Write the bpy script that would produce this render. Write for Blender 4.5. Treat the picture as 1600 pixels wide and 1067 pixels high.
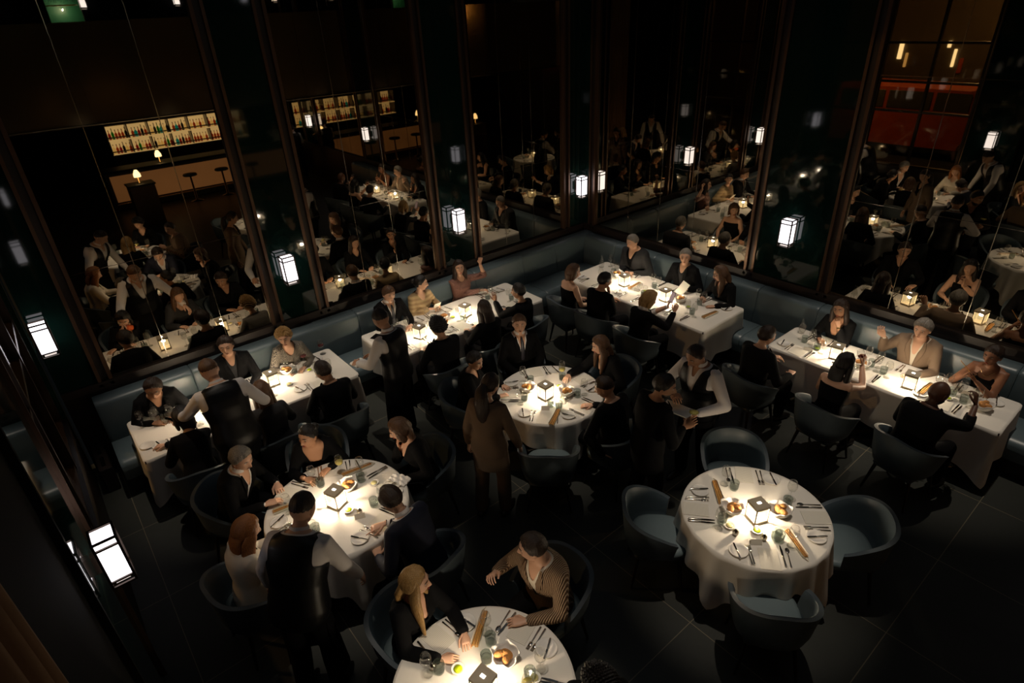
import bpy, math, random
import numpy as np
from math import sin, cos, pi, radians, sqrt, atan2
for o in list(bpy.data.objects): bpy.data.objects.remove(o, do_unlink=True)
S = bpy.context.scene
COL = S.collection
# ------------------------------------------------ camera, world, exposure
# room frame: corner of the two mirrored walls at the origin, left wall is x=0 (runs to -y),
# far right wall is y=0 (runs to +x), floor z=0, metres
cam_d = bpy.data.cameras.new('camera'); cam = bpy.data.objects.new('camera', cam_d); COL.objects.link(cam)
cam_d.sensor_width = 36.0; cam_d.lens = 36.0*940.24/1600.0; cam_d.clip_start = 0.05; cam_d.clip_end = 200
from mathutils import Matrix, Vector, Quaternion
_R = ((0.63858834, 0.7682287, -0.04505107), (0.34675575, -0.33951432, -0.87435146), (-0.68699737, 0.54272893, -0.4831976))
cam.matrix_world = Matrix(((_R[0][0], -_R[1][0], -_R[2][0], 7.65), (_R[0][1], -_R[1][1], -_R[2][1], -7.9),
                           (_R[0][2], -_R[1][2], -_R[2][2], 4.6), (0, 0, 0, 1)))
S.camera = cam
w = bpy.data.worlds.new('night'); S.world = w; w.use_nodes = True
w.node_tree.nodes['Background'].inputs[0].default_value = (0.55, 0.6, 0.62, 1)
w.node_tree.nodes['Background'].inputs[1].default_value = 0.004
S.view_settings.view_transform = 'Standard'; S.view_settings.look = 'None'
S.view_settings.gamma = 1.0; S.view_settings.use_curve_mapping = False
S.view_settings.exposure = 0.0
try:
    S.cycles.transparent_max_bounces = 32; S.cycles.max_bounces = 10; S.cycles.glossy_bounces = 6
    S.cycles.sample_clamp_indirect = 4.0
except Exception: pass
TABLE_W = 30.0; WALL_E = 2.6; PANE_E = 1.7; SPOT_W = 410.0
RND = random.Random(7)

_al = bpy.data.lights.new('ambient_fill', 'AREA'); _al.energy = 11; _al.color = (0.86, 0.93, 1.0); _al.shape = 'SQUARE'; _al.size = 6.5  # wide soft light added to lift the unlit chairs and floor, no fixture
_ao = bpy.data.objects.new('ambient_fill', _al); COL.objects.link(_ao); _ao.location = (4.6, -4.4, 6.75)

# ------------------------------------------------ materials
M = {}
def _new(name):
    m = bpy.data.materials.new(name); m.use_nodes = True; M[name] = m
    return m, m.node_tree.nodes, m.node_tree.links
def pbr(name, col, rough=0.6, metal=0.0, spec=0.5, coat=0.0, bump=0.0, bscale=40.0, var=0.0, vscale=4.0, sheen=0.0):
    m, n, l = _new(name); b = n['Principled BSDF']
    b.inputs['Base Color'].default_value = (*col, 1); b.inputs['Roughness'].default_value = rough
    b.inputs['Metallic'].default_value = metal; b.inputs['Specular IOR Level'].default_value = spec
    b.inputs['Coat Weight'].default_value = coat; b.inputs['Sheen Weight'].default_value = sheen
    tc = n.new('ShaderNodeTexCoord')
    if bump:
        t = n.new('ShaderNodeTexNoise'); t.inputs['Scale'].default_value = bscale; t.inputs['Detail'].default_value = 4
        bp = n.new('ShaderNodeBump'); bp.inputs['Strength'].default_value = bump; bp.inputs['Distance'].default_value = 0.01
        l.new(tc.outputs['Object'], t.inputs['Vector']); l.new(t.outputs['Fac'], bp.inputs['Height']); l.new(bp.outputs[0], b.inputs['Normal'])
    if var:
        t = n.new('ShaderNodeTexNoise'); t.inputs['Scale'].default_value = vscale; t.inputs['Detail'].default_value = 5
        r = n.new('ShaderNodeMapRange'); r.inputs['To Min'].default_value = 1-var; r.inputs['To Max'].default_value = 1+var
        v = n.new('ShaderNodeVectorMath'); v.operation = 'SCALE'; v.inputs[0].default_value = col
        l.new(tc.outputs['Object'], t.inputs['Vector']); l.new(t.outputs['Fac'], r.inputs['Value'])
        l.new(r.outputs[0], v.inputs['Scale']); l.new(v.outputs[0], b.inputs['Base Color'])
    return m
def stripes(name, c1, c2, scale, rough=0.8, axis='X', dist=0.0, bump=0.0, thr=(0.4, 0.6)):
    m, n, l = _new(name); b = n['Principled BSDF']; b.inputs['Roughness'].default_value = rough
    tc = n.new('ShaderNodeTexCoord'); t = n.new('ShaderNodeTexWave'); t.bands_direction = axis
    t.inputs['Scale'].default_value = scale; t.inputs['Distortion'].default_value = dist
    r = n.new('ShaderNodeValToRGB'); r.color_ramp.elements[0].position = thr[0]; r.color_ramp.elements[1].position = thr[1]
    r.color_ramp.elements[0].color = (*c1, 1); r.color_ramp.elements[1].color = (*c2, 1)
    l.new(tc.outputs['Object'], t.inputs['Vector']); l.new(t.outputs['Fac'], r.inputs['Fac']); l.new(r.outputs[0], b.inputs['Base Color'])
    if bump:
        bp = n.new('ShaderNodeBump'); bp.inputs['Strength'].default_value = bump; bp.inputs['Distance'].default_value = 0.01
        l.new(t.outputs['Fac'], bp.inputs['Height']); l.new(bp.outputs[0], b.inputs['Normal'])
    return m
def emit(name, col, s, transp=0.0):
    m, n, l = _new(name); n.remove(n['Principled BSDF']); e = n.new('ShaderNodeEmission')
    e.inputs[0].default_value = (*col, 1); e.inputs[1].default_value = s; out = n['Material Output']
    if transp:
        t = n.new('ShaderNodeBsdfTransparent'); x = n.new('ShaderNodeMixShader'); x.inputs[0].default_value = 1-transp
        l.new(t.outputs[0], x.inputs[1]); l.new(e.outputs[0], x.inputs[2]); l.new(x.outputs[0], out.inputs[0])
    else: l.new(e.outputs[0], out.inputs[0])
    return m
def glassy(name, tint=(1, 1, 1), rough=0.03, edge=0.55, gain=0.05):
    m, n, l = _new(name); n.remove(n['Principled BSDF'])
    t = n.new('ShaderNodeBsdfTransparent'); t.inputs[0].default_value = (*tint, 1)
    g = n.new('ShaderNodeBsdfGlossy'); g.inputs['Roughness'].default_value = rough
    fr = n.new('ShaderNodeLayerWeight'); fr.inputs[0].default_value = 0.5
    p = n.new('ShaderNodeMath'); p.operation = 'POWER'; p.inputs[1].default_value = 3.5
    q = n.new('ShaderNodeMath'); q.operation = 'MULTIPLY_ADD'; q.inputs[1].default_value = edge; q.inputs[2].default_value = gain
    x = n.new('ShaderNodeMixShader'); l.new(fr.outputs['Facing'], p.inputs[0]); l.new(p.outputs[0], q.inputs[0]); l.new(q.outputs[0], x.inputs[0])
    l.new(t.outputs[0], x.inputs[1]); l.new(g.outputs[0], x.inputs[2]); l.new(x.outputs[0], n['Material Output'].inputs[0])
    return m

def mirror_mat(name, col, rough):
    m, n, l = _new(name); n.remove(n['Principled BSDF'])
    g = n.new('ShaderNodeBsdfGlossy'); g.inputs['Roughness'].default_value = rough
    tc = n.new('ShaderNodeTexCoord'); t = n.new('ShaderNodeTexNoise'); t.inputs['Scale'].default_value = 1.3; t.inputs['Detail'].default_value = 3
    r = n.new('ShaderNodeMapRange'); r.inputs['From Min'].default_value = .3; r.inputs['From Max'].default_value = .7
    r.inputs['To Min'].default_value = 0.8; r.inputs['To Max'].default_value = 1.1
    v = n.new('ShaderNodeVectorMath'); v.operation = 'SCALE'; v.inputs[0].default_value = col
    l.new(tc.outputs['Object'], t.inputs['Vector']); l.new(t.outputs['Fac'], r.inputs['Value']); l.new(r.outputs[0], v.inputs['Scale'])
    l.new(v.outputs[0], g.inputs['Color']); l.new(g.outputs[0], n['Material Output'].inputs[0])
    return m
mirror_mat('mirror', (0.42, 0.38, 0.31), 0.012)
pbr('pil_glass', (0.004, 0.016, 0.012), 0.04, spec=0.45)
pbr('bronze', (0.11, 0.06, 0.035), 0.35, metal=0.6)
pbr('seam', (0.30, 0.27, 0.22), 0.2, metal=1.0)
pbr('wood_dark', (0.018, 0.010, 0.007), 0.45, bump=0.1)
pbr('black_wall', (0.004, 0.004, 0.004), 0.85, spec=0.1)
pbr('leather', (0.10, 0.138, 0.155), 0.34, bump=0.06, bscale=90, var=0.08)
pbr('piping', (0.10, 0.145, 0.165), 0.4)
pbr('seat_leather', (0.155, 0.205, 0.22), 0.42, bump=0.05, bscale=120)
pbr('chair_leather', (0.075, 0.105, 0.125), 0.45, bump=0.05, bscale=120)
pbr('chair_out', (0.075, 0.098, 0.115), 0.5)
pbr('chair_rim', (0.17, 0.215, 0.245), 0.4)
pbr('leg_wood', (0.016, 0.012, 0.010), 0.4)
pbr('linen', (0.80, 0.76, 0.69), 0.85, bump=0.12, bscale=9)
pbr('linen2', (0.78, 0.75, 0.70), 0.9, bump=0.15, bscale=30)
pbr('paper', (0.78, 0.74, 0.64), 0.75)
stripes('menu', (0.78, 0.74, 0.64), (0.60, 0.56, 0.48), 26, axis='Y', thr=(0.80, 0.9))
pbr('china', (0.80, 0.77, 0.72), 0.18)
pbr('steel', (0.62, 0.58, 0.52), 0.18, metal=1.0)
pbr('steel_dark', (0.32, 0.29, 0.26), 0.12, metal=1.0)
pbr('lamp_metal', (0.46, 0.39, 0.28), 0.45, metal=0.0)
pbr('lamp_frame', (0.035, 0.022, 0.014), 0.35, metal=0.6)
glassy('glass', (.97, .97, .96)); glassy('window_glass', (0.75, 0.68, 0.55), 0.03, 0.5, 0.05)
glassy('smoke_glass', (0.74, 0.78, 0.76), 0.06, 0.8, 0.10)
pbr('lime', (0.48, 0.62, 0.01), 0.3); pbr('butter', (0.75, 0.66, 0.30), 0.4)
pbr('crust', (0.50, 0.22, 0.06), 0.75, bump=0.6, bscale=60, var=0.5, vscale=30)
stripes('grissini', (0.72, 0.38, 0.10), (0.30, 0.12, 0.03), 30, axis='X', dist=1.0)
pbr('wine_red', (0.09, 0.005, 0.008), 0.05); pbr('wine_white', (0.50, 0.42, 0.12), 0.1)
pbr('phone', (0.008, 0.008, 0.009), 0.08)
emit('screen', (0.8, 0.55, 0.5), 0.35)
pbr('pen', (0.6, 0.4, 0.15), 0.4)
emit('table_glow', (1.0, 0.78, 0.42), PANE_E, transp=0.35)
emit('led', (1.0, 0.97, 0.9), 6.0)
emit('wall_glow', (1.0, 0.93, 0.97), WALL_E)
emit('wall_glow_soft', (1.0, 0.86, 0.78), WALL_E*0.35)
emit('shelf_glow', (1.0, 0.66, 0.27), 1.0)
emit('bar_glow', (1.0, 0.42, 0.14), 0.20)
emit('shade_glow', (1.0, 0.72, 0.36), 6.0)
pbr('fascia', (0.17, 0.115, 0.05), 0.14, metal=0.45, bump=0.02, bscale=3)
pbr('soffit', (0.012, 0.010, 0.008), 0.6)
pbr('green_wall', (0.02, 0.16, 0.08), 0.5)
pbr('curtain', (0.26, 0.14, 0.065), 0.9, bump=0.1)
pbr('asphalt', (0.03, 0.03, 0.03), 0.9)
pbr('street_wall', (0.12, 0.09, 0.05), 0.8, var=0.3, vscale=1.0)
pbr('red_paint', (0.60, 0.10, 0.02), 0.5, var=0.3, vscale=2.0)
pbr('car_grey', (0.15, 0.14, 0.11), 0.2, metal=0.4)
emit('street_lamp', (1.0, 0.85, 0.6), 5.0); emit('neon_red', (1.0, 0.05, 0.08), 4.0); emit('street_glow', (1.0, 0.62, 0.25), 1.5)

def floor_mat():
    m, n, l = _new('floor'); b = n['Principled BSDF']; tc = n.new('ShaderNodeTexCoord')
    mp = n.new('ShaderNodeMapping'); mp.inputs['Location'].default_value = (-2.62+0.0, 4.79, 0)   # a grout crossing
    br = n.new('ShaderNodeTexBrick'); br.offset = 0.0; br.inputs['Scale'].default_value = 1.0
    br.inputs['Brick Width'].default_value = 1.107; br.inputs['Row Height'].default_value = 1.107
    br.inputs['Mortar Size'].default_value = 0.0035; br.inputs['Mortar Smooth'].default_value = 0.1
    br.inputs['Color1'].default_value = (0.040, 0.043, 0.038, 1); br.inputs['Color2'].default_value = (0.046, 0.049, 0.043, 1)
    br.inputs['Mortar'].default_value = (0.20, 0.17, 0.115, 1)
    ns = n.new('ShaderNodeTexNoise'); ns.inputs['Scale'].default_value = 1.7; ns.inputs['Detail'].default_value = 8
    mr = n.new('ShaderNodeMapRange'); mr.inputs['To Min'].default_value = 0.7; mr.inputs['To Max'].default_value = 1.3
    vm = n.new('ShaderNodeVectorMath'); vm.operation = 'SCALE'
    l.new(tc.outputs['Object'], mp.inputs[0]); l.new(mp.outputs[0], br.inputs['Vector']); l.new(tc.outputs['Object'], ns.inputs['Vector'])
    l.new(ns.outputs['Fac'], mr.inputs['Value']); l.new(br.outputs['Color'], vm.inputs[0]); l.new(mr.outputs[0], vm.inputs['Scale'])
    l.new(vm.outputs[0], b.inputs['Base Color']); b.inputs['Roughness'].default_value = 0.42; b.inputs['Specular IOR Level'].default_value = 0.35
    bp = n.new('ShaderNodeBump'); bp.inputs['Strength'].default_value = 0.12; bp.inputs['Distance'].default_value = 0.01
    n2 = n.new('ShaderNodeTexNoise'); n2.inputs['Scale'].default_value = 14; n2.inputs['Detail'].default_value = 6
    l.new(tc.outputs['Object'], n2.inputs['Vector']); l.new(n2.outputs['Fac'], bp.inputs['Height']); l.new(bp.outputs[0], b.inputs['Normal'])
floor_mat()
def hair_mat(name, c1, c2):
    m, n, l = _new(name); b = n['Principled BSDF']; b.inputs['Roughness'].default_value = 0.45
    tc = n.new('ShaderNodeTexCoord'); mp = n.new('ShaderNodeMapping'); mp.inputs['Scale'].default_value = (1, 1, 0.12)
    t = n.new('ShaderNodeTexNoise'); t.inputs['Scale'].default_value = 210; t.inputs['Detail'].default_value = 4
    r = n.new('ShaderNodeValToRGB'); r.color_ramp.elements[0].position = .35; r.color_ramp.elements[1].position = .65
    r.color_ramp.elements[0].color = (*c1, 1); r.color_ramp.elements[1].color = (*c2, 1)
    bp = n.new('ShaderNodeBump'); bp.inputs['Strength'].default_value = 0.5; bp.inputs['Distance'].default_value = 0.01
    l.new(tc.outputs['Object'], mp.inputs[0]); l.new(mp.outputs[0], t.inputs['Vector']); l.new(t.outputs['Fac'], r.inputs['Fac'])
    l.new(r.outputs[0], b.inputs['Base Color']); l.new(t.outputs['Fac'], bp.inputs['Height']); l.new(bp.outputs[0], b.inputs['Normal'])
hair_mat('hair_black', (0.004, 0.003, 0.003), (0.012, 0.009, 0.008))
hair_mat('hair_dark', (0.012, 0.006, 0.004), (0.035, 0.018, 0.010))
hair_mat('hair_brown', (0.05, 0.022, 0.009), (0.12, 0.055, 0.022))
hair_mat('hair_blonde', (0.22, 0.12, 0.035), (0.42, 0.25, 0.09))
hair_mat('hair_red', (0.20, 0.065, 0.015), (0.38, 0.14, 0.035))
hair_mat('hair_grey', (0.10, 0.09, 0.08), (0.27, 0.24, 0.20))
def skin(name, c):
    pbr(name, c, 0.5, spec=0.4, bump=0.04, bscale=200); M[name].node_tree.nodes['Principled BSDF'].inputs['Subsurface Weight'].default_value = 0.0
skin('skin_fair', (0.62, 0.36, 0.24)); skin('skin_tan', (0.46, 0.24, 0.14)); skin('skin_brown', (0.25, 0.11, 0.06)); skin('skin_dark', (0.10, 0.042, 0.024))
pbr('lip', (0.38, 0.09, 0.07), 0.35); pbr('lip_pale', (0.36, 0.15, 0.10), 0.45); pbr('eye_white', (0.75, 0.72, 0.68), 0.15); pbr('iris', (0.02, 0.012, 0.008), 0.1)
pbr('cloth_black', (0.0028, 0.0028, 0.0034), 0.9, spec=0.15, bump=0.2, bscale=12)
pbr('satin_black', (0.003, 0.003, 0.0035), 0.45, spec=0.3, bump=0.2, bscale=10)
pbr('cloth_navy', (0.006, 0.009, 0.026), 0.8, bump=0.2, bscale=12)
pbr('cloth_char', (0.010, 0.010, 0.012), 0.85, bump=0.2, bscale=12)
pbr('shirt_white', (0.72, 0.68, 0.66), 0.8, bump=0.5, bscale=9)
pbr('cloth_tan', (0.17, 0.115, 0.075), 0.9, bump=0.25, bscale=10)
pbr('cloth_beige', (0.12, 0.08, 0.052), 0.9, bump=0.2, bscale=10)
pbr('cloth_cream', (0.62, 0.55, 0.45), 0.85, bump=0.3, bscale=12)
pbr('tie_dark', (0.02, 0.02, 0.03), 0.5)
stripes('knit', (0.36, 0.25, 0.15), (0.12, 0.06, 0.03), 26, axis='X', dist=1.5, bump=0.8, thr=(0.3, 0.7))
stripes('herring', (0.22, 0.19, 0.15), (0.03, 0.027, 0.025), 38, axis='DIAGONAL', dist=9.0, thr=(0.45, 0.6))
pbr('lace', (0.17, 0.075, 0.055), 0.6, bump=0.8, bscale=60, var=0.6, vscale=50)
stripes('ochre', (0.42, 0.30, 0.15), (0.30, 0.2, 0.1), 5, axis='Z')
pbr('gold', (0.8, 0.55, 0.25), 0.25, metal=1.0); pbr('leather_shoe', (0.01, 0.008, 0.007), 0.3)
for i, (nm, c) in enumerate((('amber', (0.35, 0.12, 0.02)), ('green', (0.03, 0.25, 0.04)), ('clear', (0.6, 0.55, 0.42)), ('blue', (0.05, 0.35, 0.45)), ('dark', (0.02, 0.012, 0.01)), ('red', (0.30, 0.03, 0.01)))):
    glassy('bottle_'+nm, tuple(min(1, q*1.6) for q in c), 0.05, 0.4, 0.04)

# ------------------------------------------------ mesh builder
def V(*a): return np.array(a, float)
def unit(v):
    v = np.asarray(v, float); n = np.linalg.norm(v); return v/n if n > 1e-9 else v
class MB:
    def __init__(s): s.v = []; s.f = []; s.n = 0; s.mi = []; s.cur = 0
    def add(s, vs, fs):
        s.v.append(np.asarray(vs, float).reshape(-1, 3)); k = s.n
        s.f += [tuple(i+k for i in f) for f in fs]; s.mi += [s.cur]*len(fs); s.n += len(s.v[-1]); return s
    def box(s, c, d, rz=0.0, bev=0.0, taper=1.0):
        hx, hy, hz = d[0]/2, d[1]/2, d[2]/2; b = min(bev, hx*.9, hy*.9, hz*.9)
        def ring(z, ix, iy, q):
            X, Y = (hx-ix)*q, (hy-iy)*q
            if b > 0: return [(X, -Y+b, z), (X, Y-b, z), (X-b, Y, z), (-X+b, Y, z), (-X, Y-b, z), (-X, -Y+b, z), (-X+b, -Y, z), (X-b, -Y, z)]
            return [(X, -Y, z), (X, Y, z), (-X, Y, z), (-X, -Y, z)]
        if b > 0: rings = [ring(-hz, b*.7, b*.7, taper), ring(-hz+b, 0, 0, taper), ring(hz-b, 0, 0, 1), ring(hz, b*.7, b*.7, 1)]
        else: rings = [ring(-hz, 0, 0, taper), ring(hz, 0, 0, 1)]
        return s.rings([np.array(r) for r in rings], T=(c, rz))
    def rings(s, rings, cap=True, closed=True, T=None, loop=False):
        n = len(rings[0]); vs = np.concatenate(rings)
        if T is not None:
            c, a = T; ca, sa = cos(a), sin(a)
            vs = np.stack([vs[:, 0]*ca-vs[:, 1]*sa+c[0], vs[:, 0]*sa+vs[:, 1]*ca+c[1], vs[:, 2]+c[2]], 1)
        fs = []; m = len(rings)
        for i in range(m if loop else m-1):
            j = (i+1) % m
            for k in range(n if closed else n-1):
                q = (k+1) % n; fs.append((i*n+k, i*n+q, j*n+q, j*n+k))
        if cap and not loop: fs.append(tuple(range(n-1, -1, -1))); fs.append(tuple((m-1)*n+k for k in range(n)))
        return s.add(vs, fs)
    def lathe(s, prof, c=(0, 0, 0), n=20, cap=True):
        a = np.arange(n)*2*pi/n
        return s.rings([np.stack([c[0]+r*np.cos(a), c[1]+r*np.sin(a), np.full(n, c[2]+z)], 1) for r, z in prof], cap)
    def tube(s, pts, rad, n=10, ends=True, flat=None, up=None):
        pts = [np.asarray(p, float) for p in pts]
        if not hasattr(rad, '__len__'): rad = [rad]*len(pts)
        m = len(pts); T = []
        for i in range(m):
            T.append(unit(unit(pts[min(i+1, m-1)]-pts[i])+unit(pts[i]-pts[max(i-1, 0)]) if 0 < i < m-1 else (pts[1]-pts[0] if i == 0 else pts[-1]-pts[-2])))
        a0 = np.asarray(up, float) if up is not None else (V(0, 0, 1) if abs(T[0][2]) < .9 else V(1, 0, 0))
        x = unit(np.cross(a0, T[0])); R = []
        ang = np.arange(n)*2*pi/n
        P = []; 
        if ends:
            for q in (1.0, .7, .35): P.append((pts[0]-T[0]*rad[0]*sin(q*pi/2)*1.0, max(rad[0]*cos(q*pi/2), 1e-4), T[0]))
        for i in range(m): P.append((pts[i], rad[i], T[i]))
        if ends:
            for q in (.35, .7, 1.0): P.append((pts[-1]+T[-1]*rad[-1]*sin(q*pi/2), max(rad[-1]*cos(q*pi/2), 1e-4), T[-1]))
        for p, r, t in P:
            x = unit(x-t*np.dot(x, t)); y = np.cross(t, x)
            fx, fy = (1, 1) if flat is None else flat
            R.append(p+r*fx*np.outer(np.cos(ang), x)+r*fy*np.outer(np.sin(ang), y))
        return s.rings(R)
    def ell(s, c, r, n=14, m=10, A=None):
        th = np.linspace(0.02, pi-.02, m); a = np.arange(n)*2*pi/n; R = []
        for t in th:
            q = np.stack([r[0]*sin(t)*np.cos(a), r[1]*sin(t)*np.sin(a), np.full(n, -r[2]*cos(t))], 1)
            if A is not None: q = q@np.asarray(A)   # rows of A are the local axes
            R.append(q+np.asarray(c, float))
        return s.rings(R)
    def mesh(s, name):
        me = bpy.data.meshes.new(name); v = np.concatenate(s.v) if s.v else np.zeros((0, 3))
        me.from_pydata(v.tolist(), [], s.f)
        return me
    def build(s, name, mat, parent=None, smooth=True, loc=None, rz=0.0, angle=None):
        me = s.mesh(name)
        for mm in (mat if isinstance(mat, (list, tuple)) else [mat]): me.materials.append(M[mm])
        if isinstance(mat, (list, tuple)): me.polygons.foreach_set('material_index', s.mi)
        return link(name, me, parent, smooth, loc, rz, angle)
def link(name, me, parent=None, smooth=True, loc=None, rz=0.0, angle=None):
    if smooth: me.polygons.foreach_set('use_smooth', [True]*len(me.polygons))
    if angle: me.set_sharp_from_angle(angle=radians(angle))
    o = bpy.data.objects.new(name, me); COL.objects.link(o)
    if parent is not None: o.parent = parent
    if loc is not None: o.location = loc
    if rz: o.rotation_euler = (0, 0, rz)
    return o
def tag(o, label, cat, group=None, kind=None):
    if label: o['label'] = label
    if cat: o['category'] = cat
    if group: o['group'] = group
    if kind: o['kind'] = kind
    return o
def thing(name, label, cat, loc=(0, 0, 0), rz=0.0, group=None):
    o = bpy.data.objects.new(name, None); COL.objects.link(o); o.empty_display_size = .1
    o.location = loc; o.rotation_euler = (0, 0, rz); return tag(o, label, cat, group)
def struct(name, mb, mat, parent=None, smooth=False):
    o = mb.build(name, mat, parent, smooth)
    if parent is None: o['kind'] = 'structure'
    return o
def dup(root, loc, rz=0.0, label=None, group=None):
    r = root.copy(); COL.objects.link(r); r.location = loc; r.rotation_euler = (0, 0, rz)
    if label: r['label'] = label
    if group: r['group'] = group
    for ch in list(root.children):
        c = ch.copy(); COL.objects.link(c); c.parent = r
        for g in list(ch.children):
            d = g.copy(); COL.objects.link(d); d.parent = c
    return r
class Proto:
    """first use moves the prototype itself, later uses copy it"""
    def __init__(s, root): s.root = root; s.used = False
    def put(s, loc, rz, label, group=None):
        if not s.used:
            s.used = True; o = s.root; o.location = loc; o.rotation_euler = (0, 0, rz); o['label'] = label
            if group: o['group'] = group
            return o
        return dup(s.root, loc, rz, label, group)
def voxel(me, size, smooth=3, it=.5):
    o = bpy.data.objects.new('tmp', me); COL.objects.link(o)
    r = o.modifiers.new('r', 'REMESH'); r.mode = 'VOXEL'; r.voxel_size = size; r.use_smooth_shade = True
    if smooth: q = o.modifiers.new('s', 'SMOOTH'); q.factor = it; q.iterations = smooth
    dg = bpy.context.evaluated_depsgraph_get(); dg.update(); out = bpy.data.meshes.new_from_object(o.evaluated_get(dg))
    bpy.data.objects.remove(o, do_unlink=True); bpy.data.meshes.remove(me)
    return out
# ------------------------------------------------ setting
H_UP = 6.8
struct('floor', MB().box((8.2, -4.2, -0.05), (16.6, 8.6, 0.1)), 'floor')
struct('ceiling', MB().box((8.2, -4.2, H_UP+.05), (16.6, 8.6, 0.1)), 'black_wall')
def wall(name, axis, pos, lo, hi, bays, pils, seams, sign):
    """axis 'x': wall plane x=pos running along y; 'y': plane y=pos running along x. sign: room side"""
    def bx(mb, a, b, z0, z1, d0, d1):
        d0, d1 = sorted((pos+sign*d0, pos+sign*d1))
        if axis == 'x': return mb.box(((d0+d1)/2, (a+b)/2, (z0+z1)/2), (d1-d0, b-a, z1-z0))
        return mb.box(((a+b)/2, (d0+d1)/2, (z0+z1)/2), (b-a, d1-d0, z1-z0))
    root = struct(name, bx(MB(), lo, hi, 0, H_UP, -.10, -.004), 'black_wall')
    bx_base = bx(MB(), lo, hi, 0.0, 1.04, -.004, .05)
    struct('wood_base', bx_base, 'wood_dark', root)
    struct('ledge_trim', bx(MB(), lo, hi, 1.04, 1.065, -.004, .06), 'wood_dark', root)
    for a, b in bays:
        cuts = [a]+[s for s in seams if a < s < b]+[b]
        for c0, c1 in zip(cuts, cuts[1:]):
            for z0, z1 in ((1.065, 2.33), (2.33, 3.76), (3.76, H_UP)):
                struct('mirror_panel', bx(MB(), c0+.003, c1-.003, z0+.002, z1-.002, -.002, .003), 'mirror', root)
        for c in cuts[1:-1]: struct('mirror_seam', bx(MB(), c-.004, c+.004, 1.065, H_UP, 0, .006), 'seam', root)
        struct('mirror_seam', bx(MB(), a, b, 2.327, 2.333, 0, .0055), 'steel_dark', root)
        struct('mirror_seam', bx(MB(), a, b, 3.757, 3.763, 0, .0055), 'steel_dark', root)
    for a, b in pils:
        struct('glass_pilaster', bx(MB(), a, b, 1.0, H_UP, 0, .03), 'pil_glass', root)
        for c in ((a-.035, a+.0), (a-.15, a-.11), (b, b+.035), (b+.11, b+.15)):
            if c[0] > lo-.01 and c[1] < hi+.01: struct('bronze_strip', bx(MB(), c[0], c[1], 1.0, H_UP, 0, .05), 'bronze', root)
        for c in ((a-.11, a-.035), (b+.035, b+.11)):
            if c[0] > lo-.01 and c[1] < hi+.01: struct('reveal', bx(MB(), c[0], c[1], 1.0, H_UP, 0, .012), 'wood_dark', root)
    return root
wall('wall_left', 'x', 0.0, -8.33, 0.0, [(-7.81, -5.92), (-5.12, -3.29), (-2.42, -0.56)], [(-8.33, -7.96), (-5.77, -5.27), (-3.14, -2.57), (-0.41, 0.0)],
     [-7.2, -6.5, -4.5, -3.95, -1.86, -1.24], 1)
wall('wall_right', 'y', 0.0, 0.0, 16.4, [(0.30, 3.33), (4.58, 7.50), (8.7, 11.6), (12.8, 15.5)], [(0.0, 0.15), (3.48, 4.43), (7.65, 8.55), (11.75, 12.65)],
     [1.05, 1.70, 2.36, 5.32, 6.13, 6.8, 9.5, 10.4, 13.8, 14.6], -1)
# window wall on the camera's own side, seen in the mirrors and edge-on at the left
YW = -8.36
wn = struct('wall_near', MB().box((8.2, YW-.09, 0.45), (16.4, .18, .9)).box((8.2, YW-.09, 5.9), (16.4, .18, 1.8)).box((12.6, YW-.09, 2.95), (7.6, .18, 4.1)), 'wood_dark')
def pil_near(a, b):
    struct('glass_pilaster', MB().box(((a+b)/2, YW-.02, H_UP/2), (b-a, .08, H_UP)), 'pil_glass', wn)
    struct('bronze_strip', MB().box((a-.008, YW-.005, H_UP/2), (.016, .10, H_UP)), 'bronze', wn)
    struct('pier_edge', MB().box((b+.02, YW-.01, H_UP/2), (.04, .06, H_UP)), 'black_wall', wn)
pil_near(3.44, 4.35); pil_near(7.62, 8.45)
struct('dark_pier', MB().box((.16, YW-.07, H_UP/2), (.3, .16, H_UP)), 'pil_glass', wn)
def window_near(name, a, b, ms):
    r = MB()
    for x in ms: r.box((x, YW-.08, 2.95), (.05, .10, 4.1))
    for z in (.93, 2.12, 2.75, 3.55, 4.97): r.box(((a+b)/2, YW-.08, z), (b-a, .08, .05))
    o = struct(name, r, 'lamp_frame')
    struct('window_pane', MB().box(((a+b)/2, YW-.08, 2.95), (b-a, .012, 4.0)), 'window_glass', o)
window_near('window_1', .33, 3.38, [.36, 1.35, 2.38, 3.36])
struct('blind_panel', MB().box((5.98, YW-.06, 2.95), (3.2, .08, 4.1)), 'black_wall', wn)
# curtain across the second window
def curtain(a, b, z0, z1, y, n):
    k = n*8; u = np.linspace(0, 1, k); x = a+(b-a)*u
    R = []
    for z in np.linspace(z0, z1, 24):
        t = (z-z0)/(z1-z0); w = .035*np.sin(u*n*2*pi)*(1-.3*t)+.012*np.sin(u*n*5+3*t)
        hem = .10*np.abs(np.sin(u*n*pi/2))*(1 if z == z0 else 0)
        R.append(np.concatenate([np.stack([x, y+w, z-hem], 1), np.stack([x[::-1], y+w[::-1]-.006, (z-hem)[::-1]], 1)]))
    return MB().rings(R)
tag(curtain(6.15, 7.5, .12, 4.9, YW+.10, 11).build('curtain', 'curtain'), 'brown floor length curtain hanging at the left edge beside the big wall lantern', 'curtain')
# low vent plinth at the end of the banquette
pl = thing('vent_plinth', 'low dark grey vent box on the floor at the left end of the banquette', 'vent', (0, 0, 0))
MB().box((.34, -8.225, .16), (.60, .13, .32), bev=.01).build('casing', 'wood_dark', pl, smooth=False)
g = MB()
for i in range(2): g.box((.2+.28*i, -8.225, .324), (.2, .04, .008))
g.build('grille', 'steel_dark', pl, smooth=False)
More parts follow.
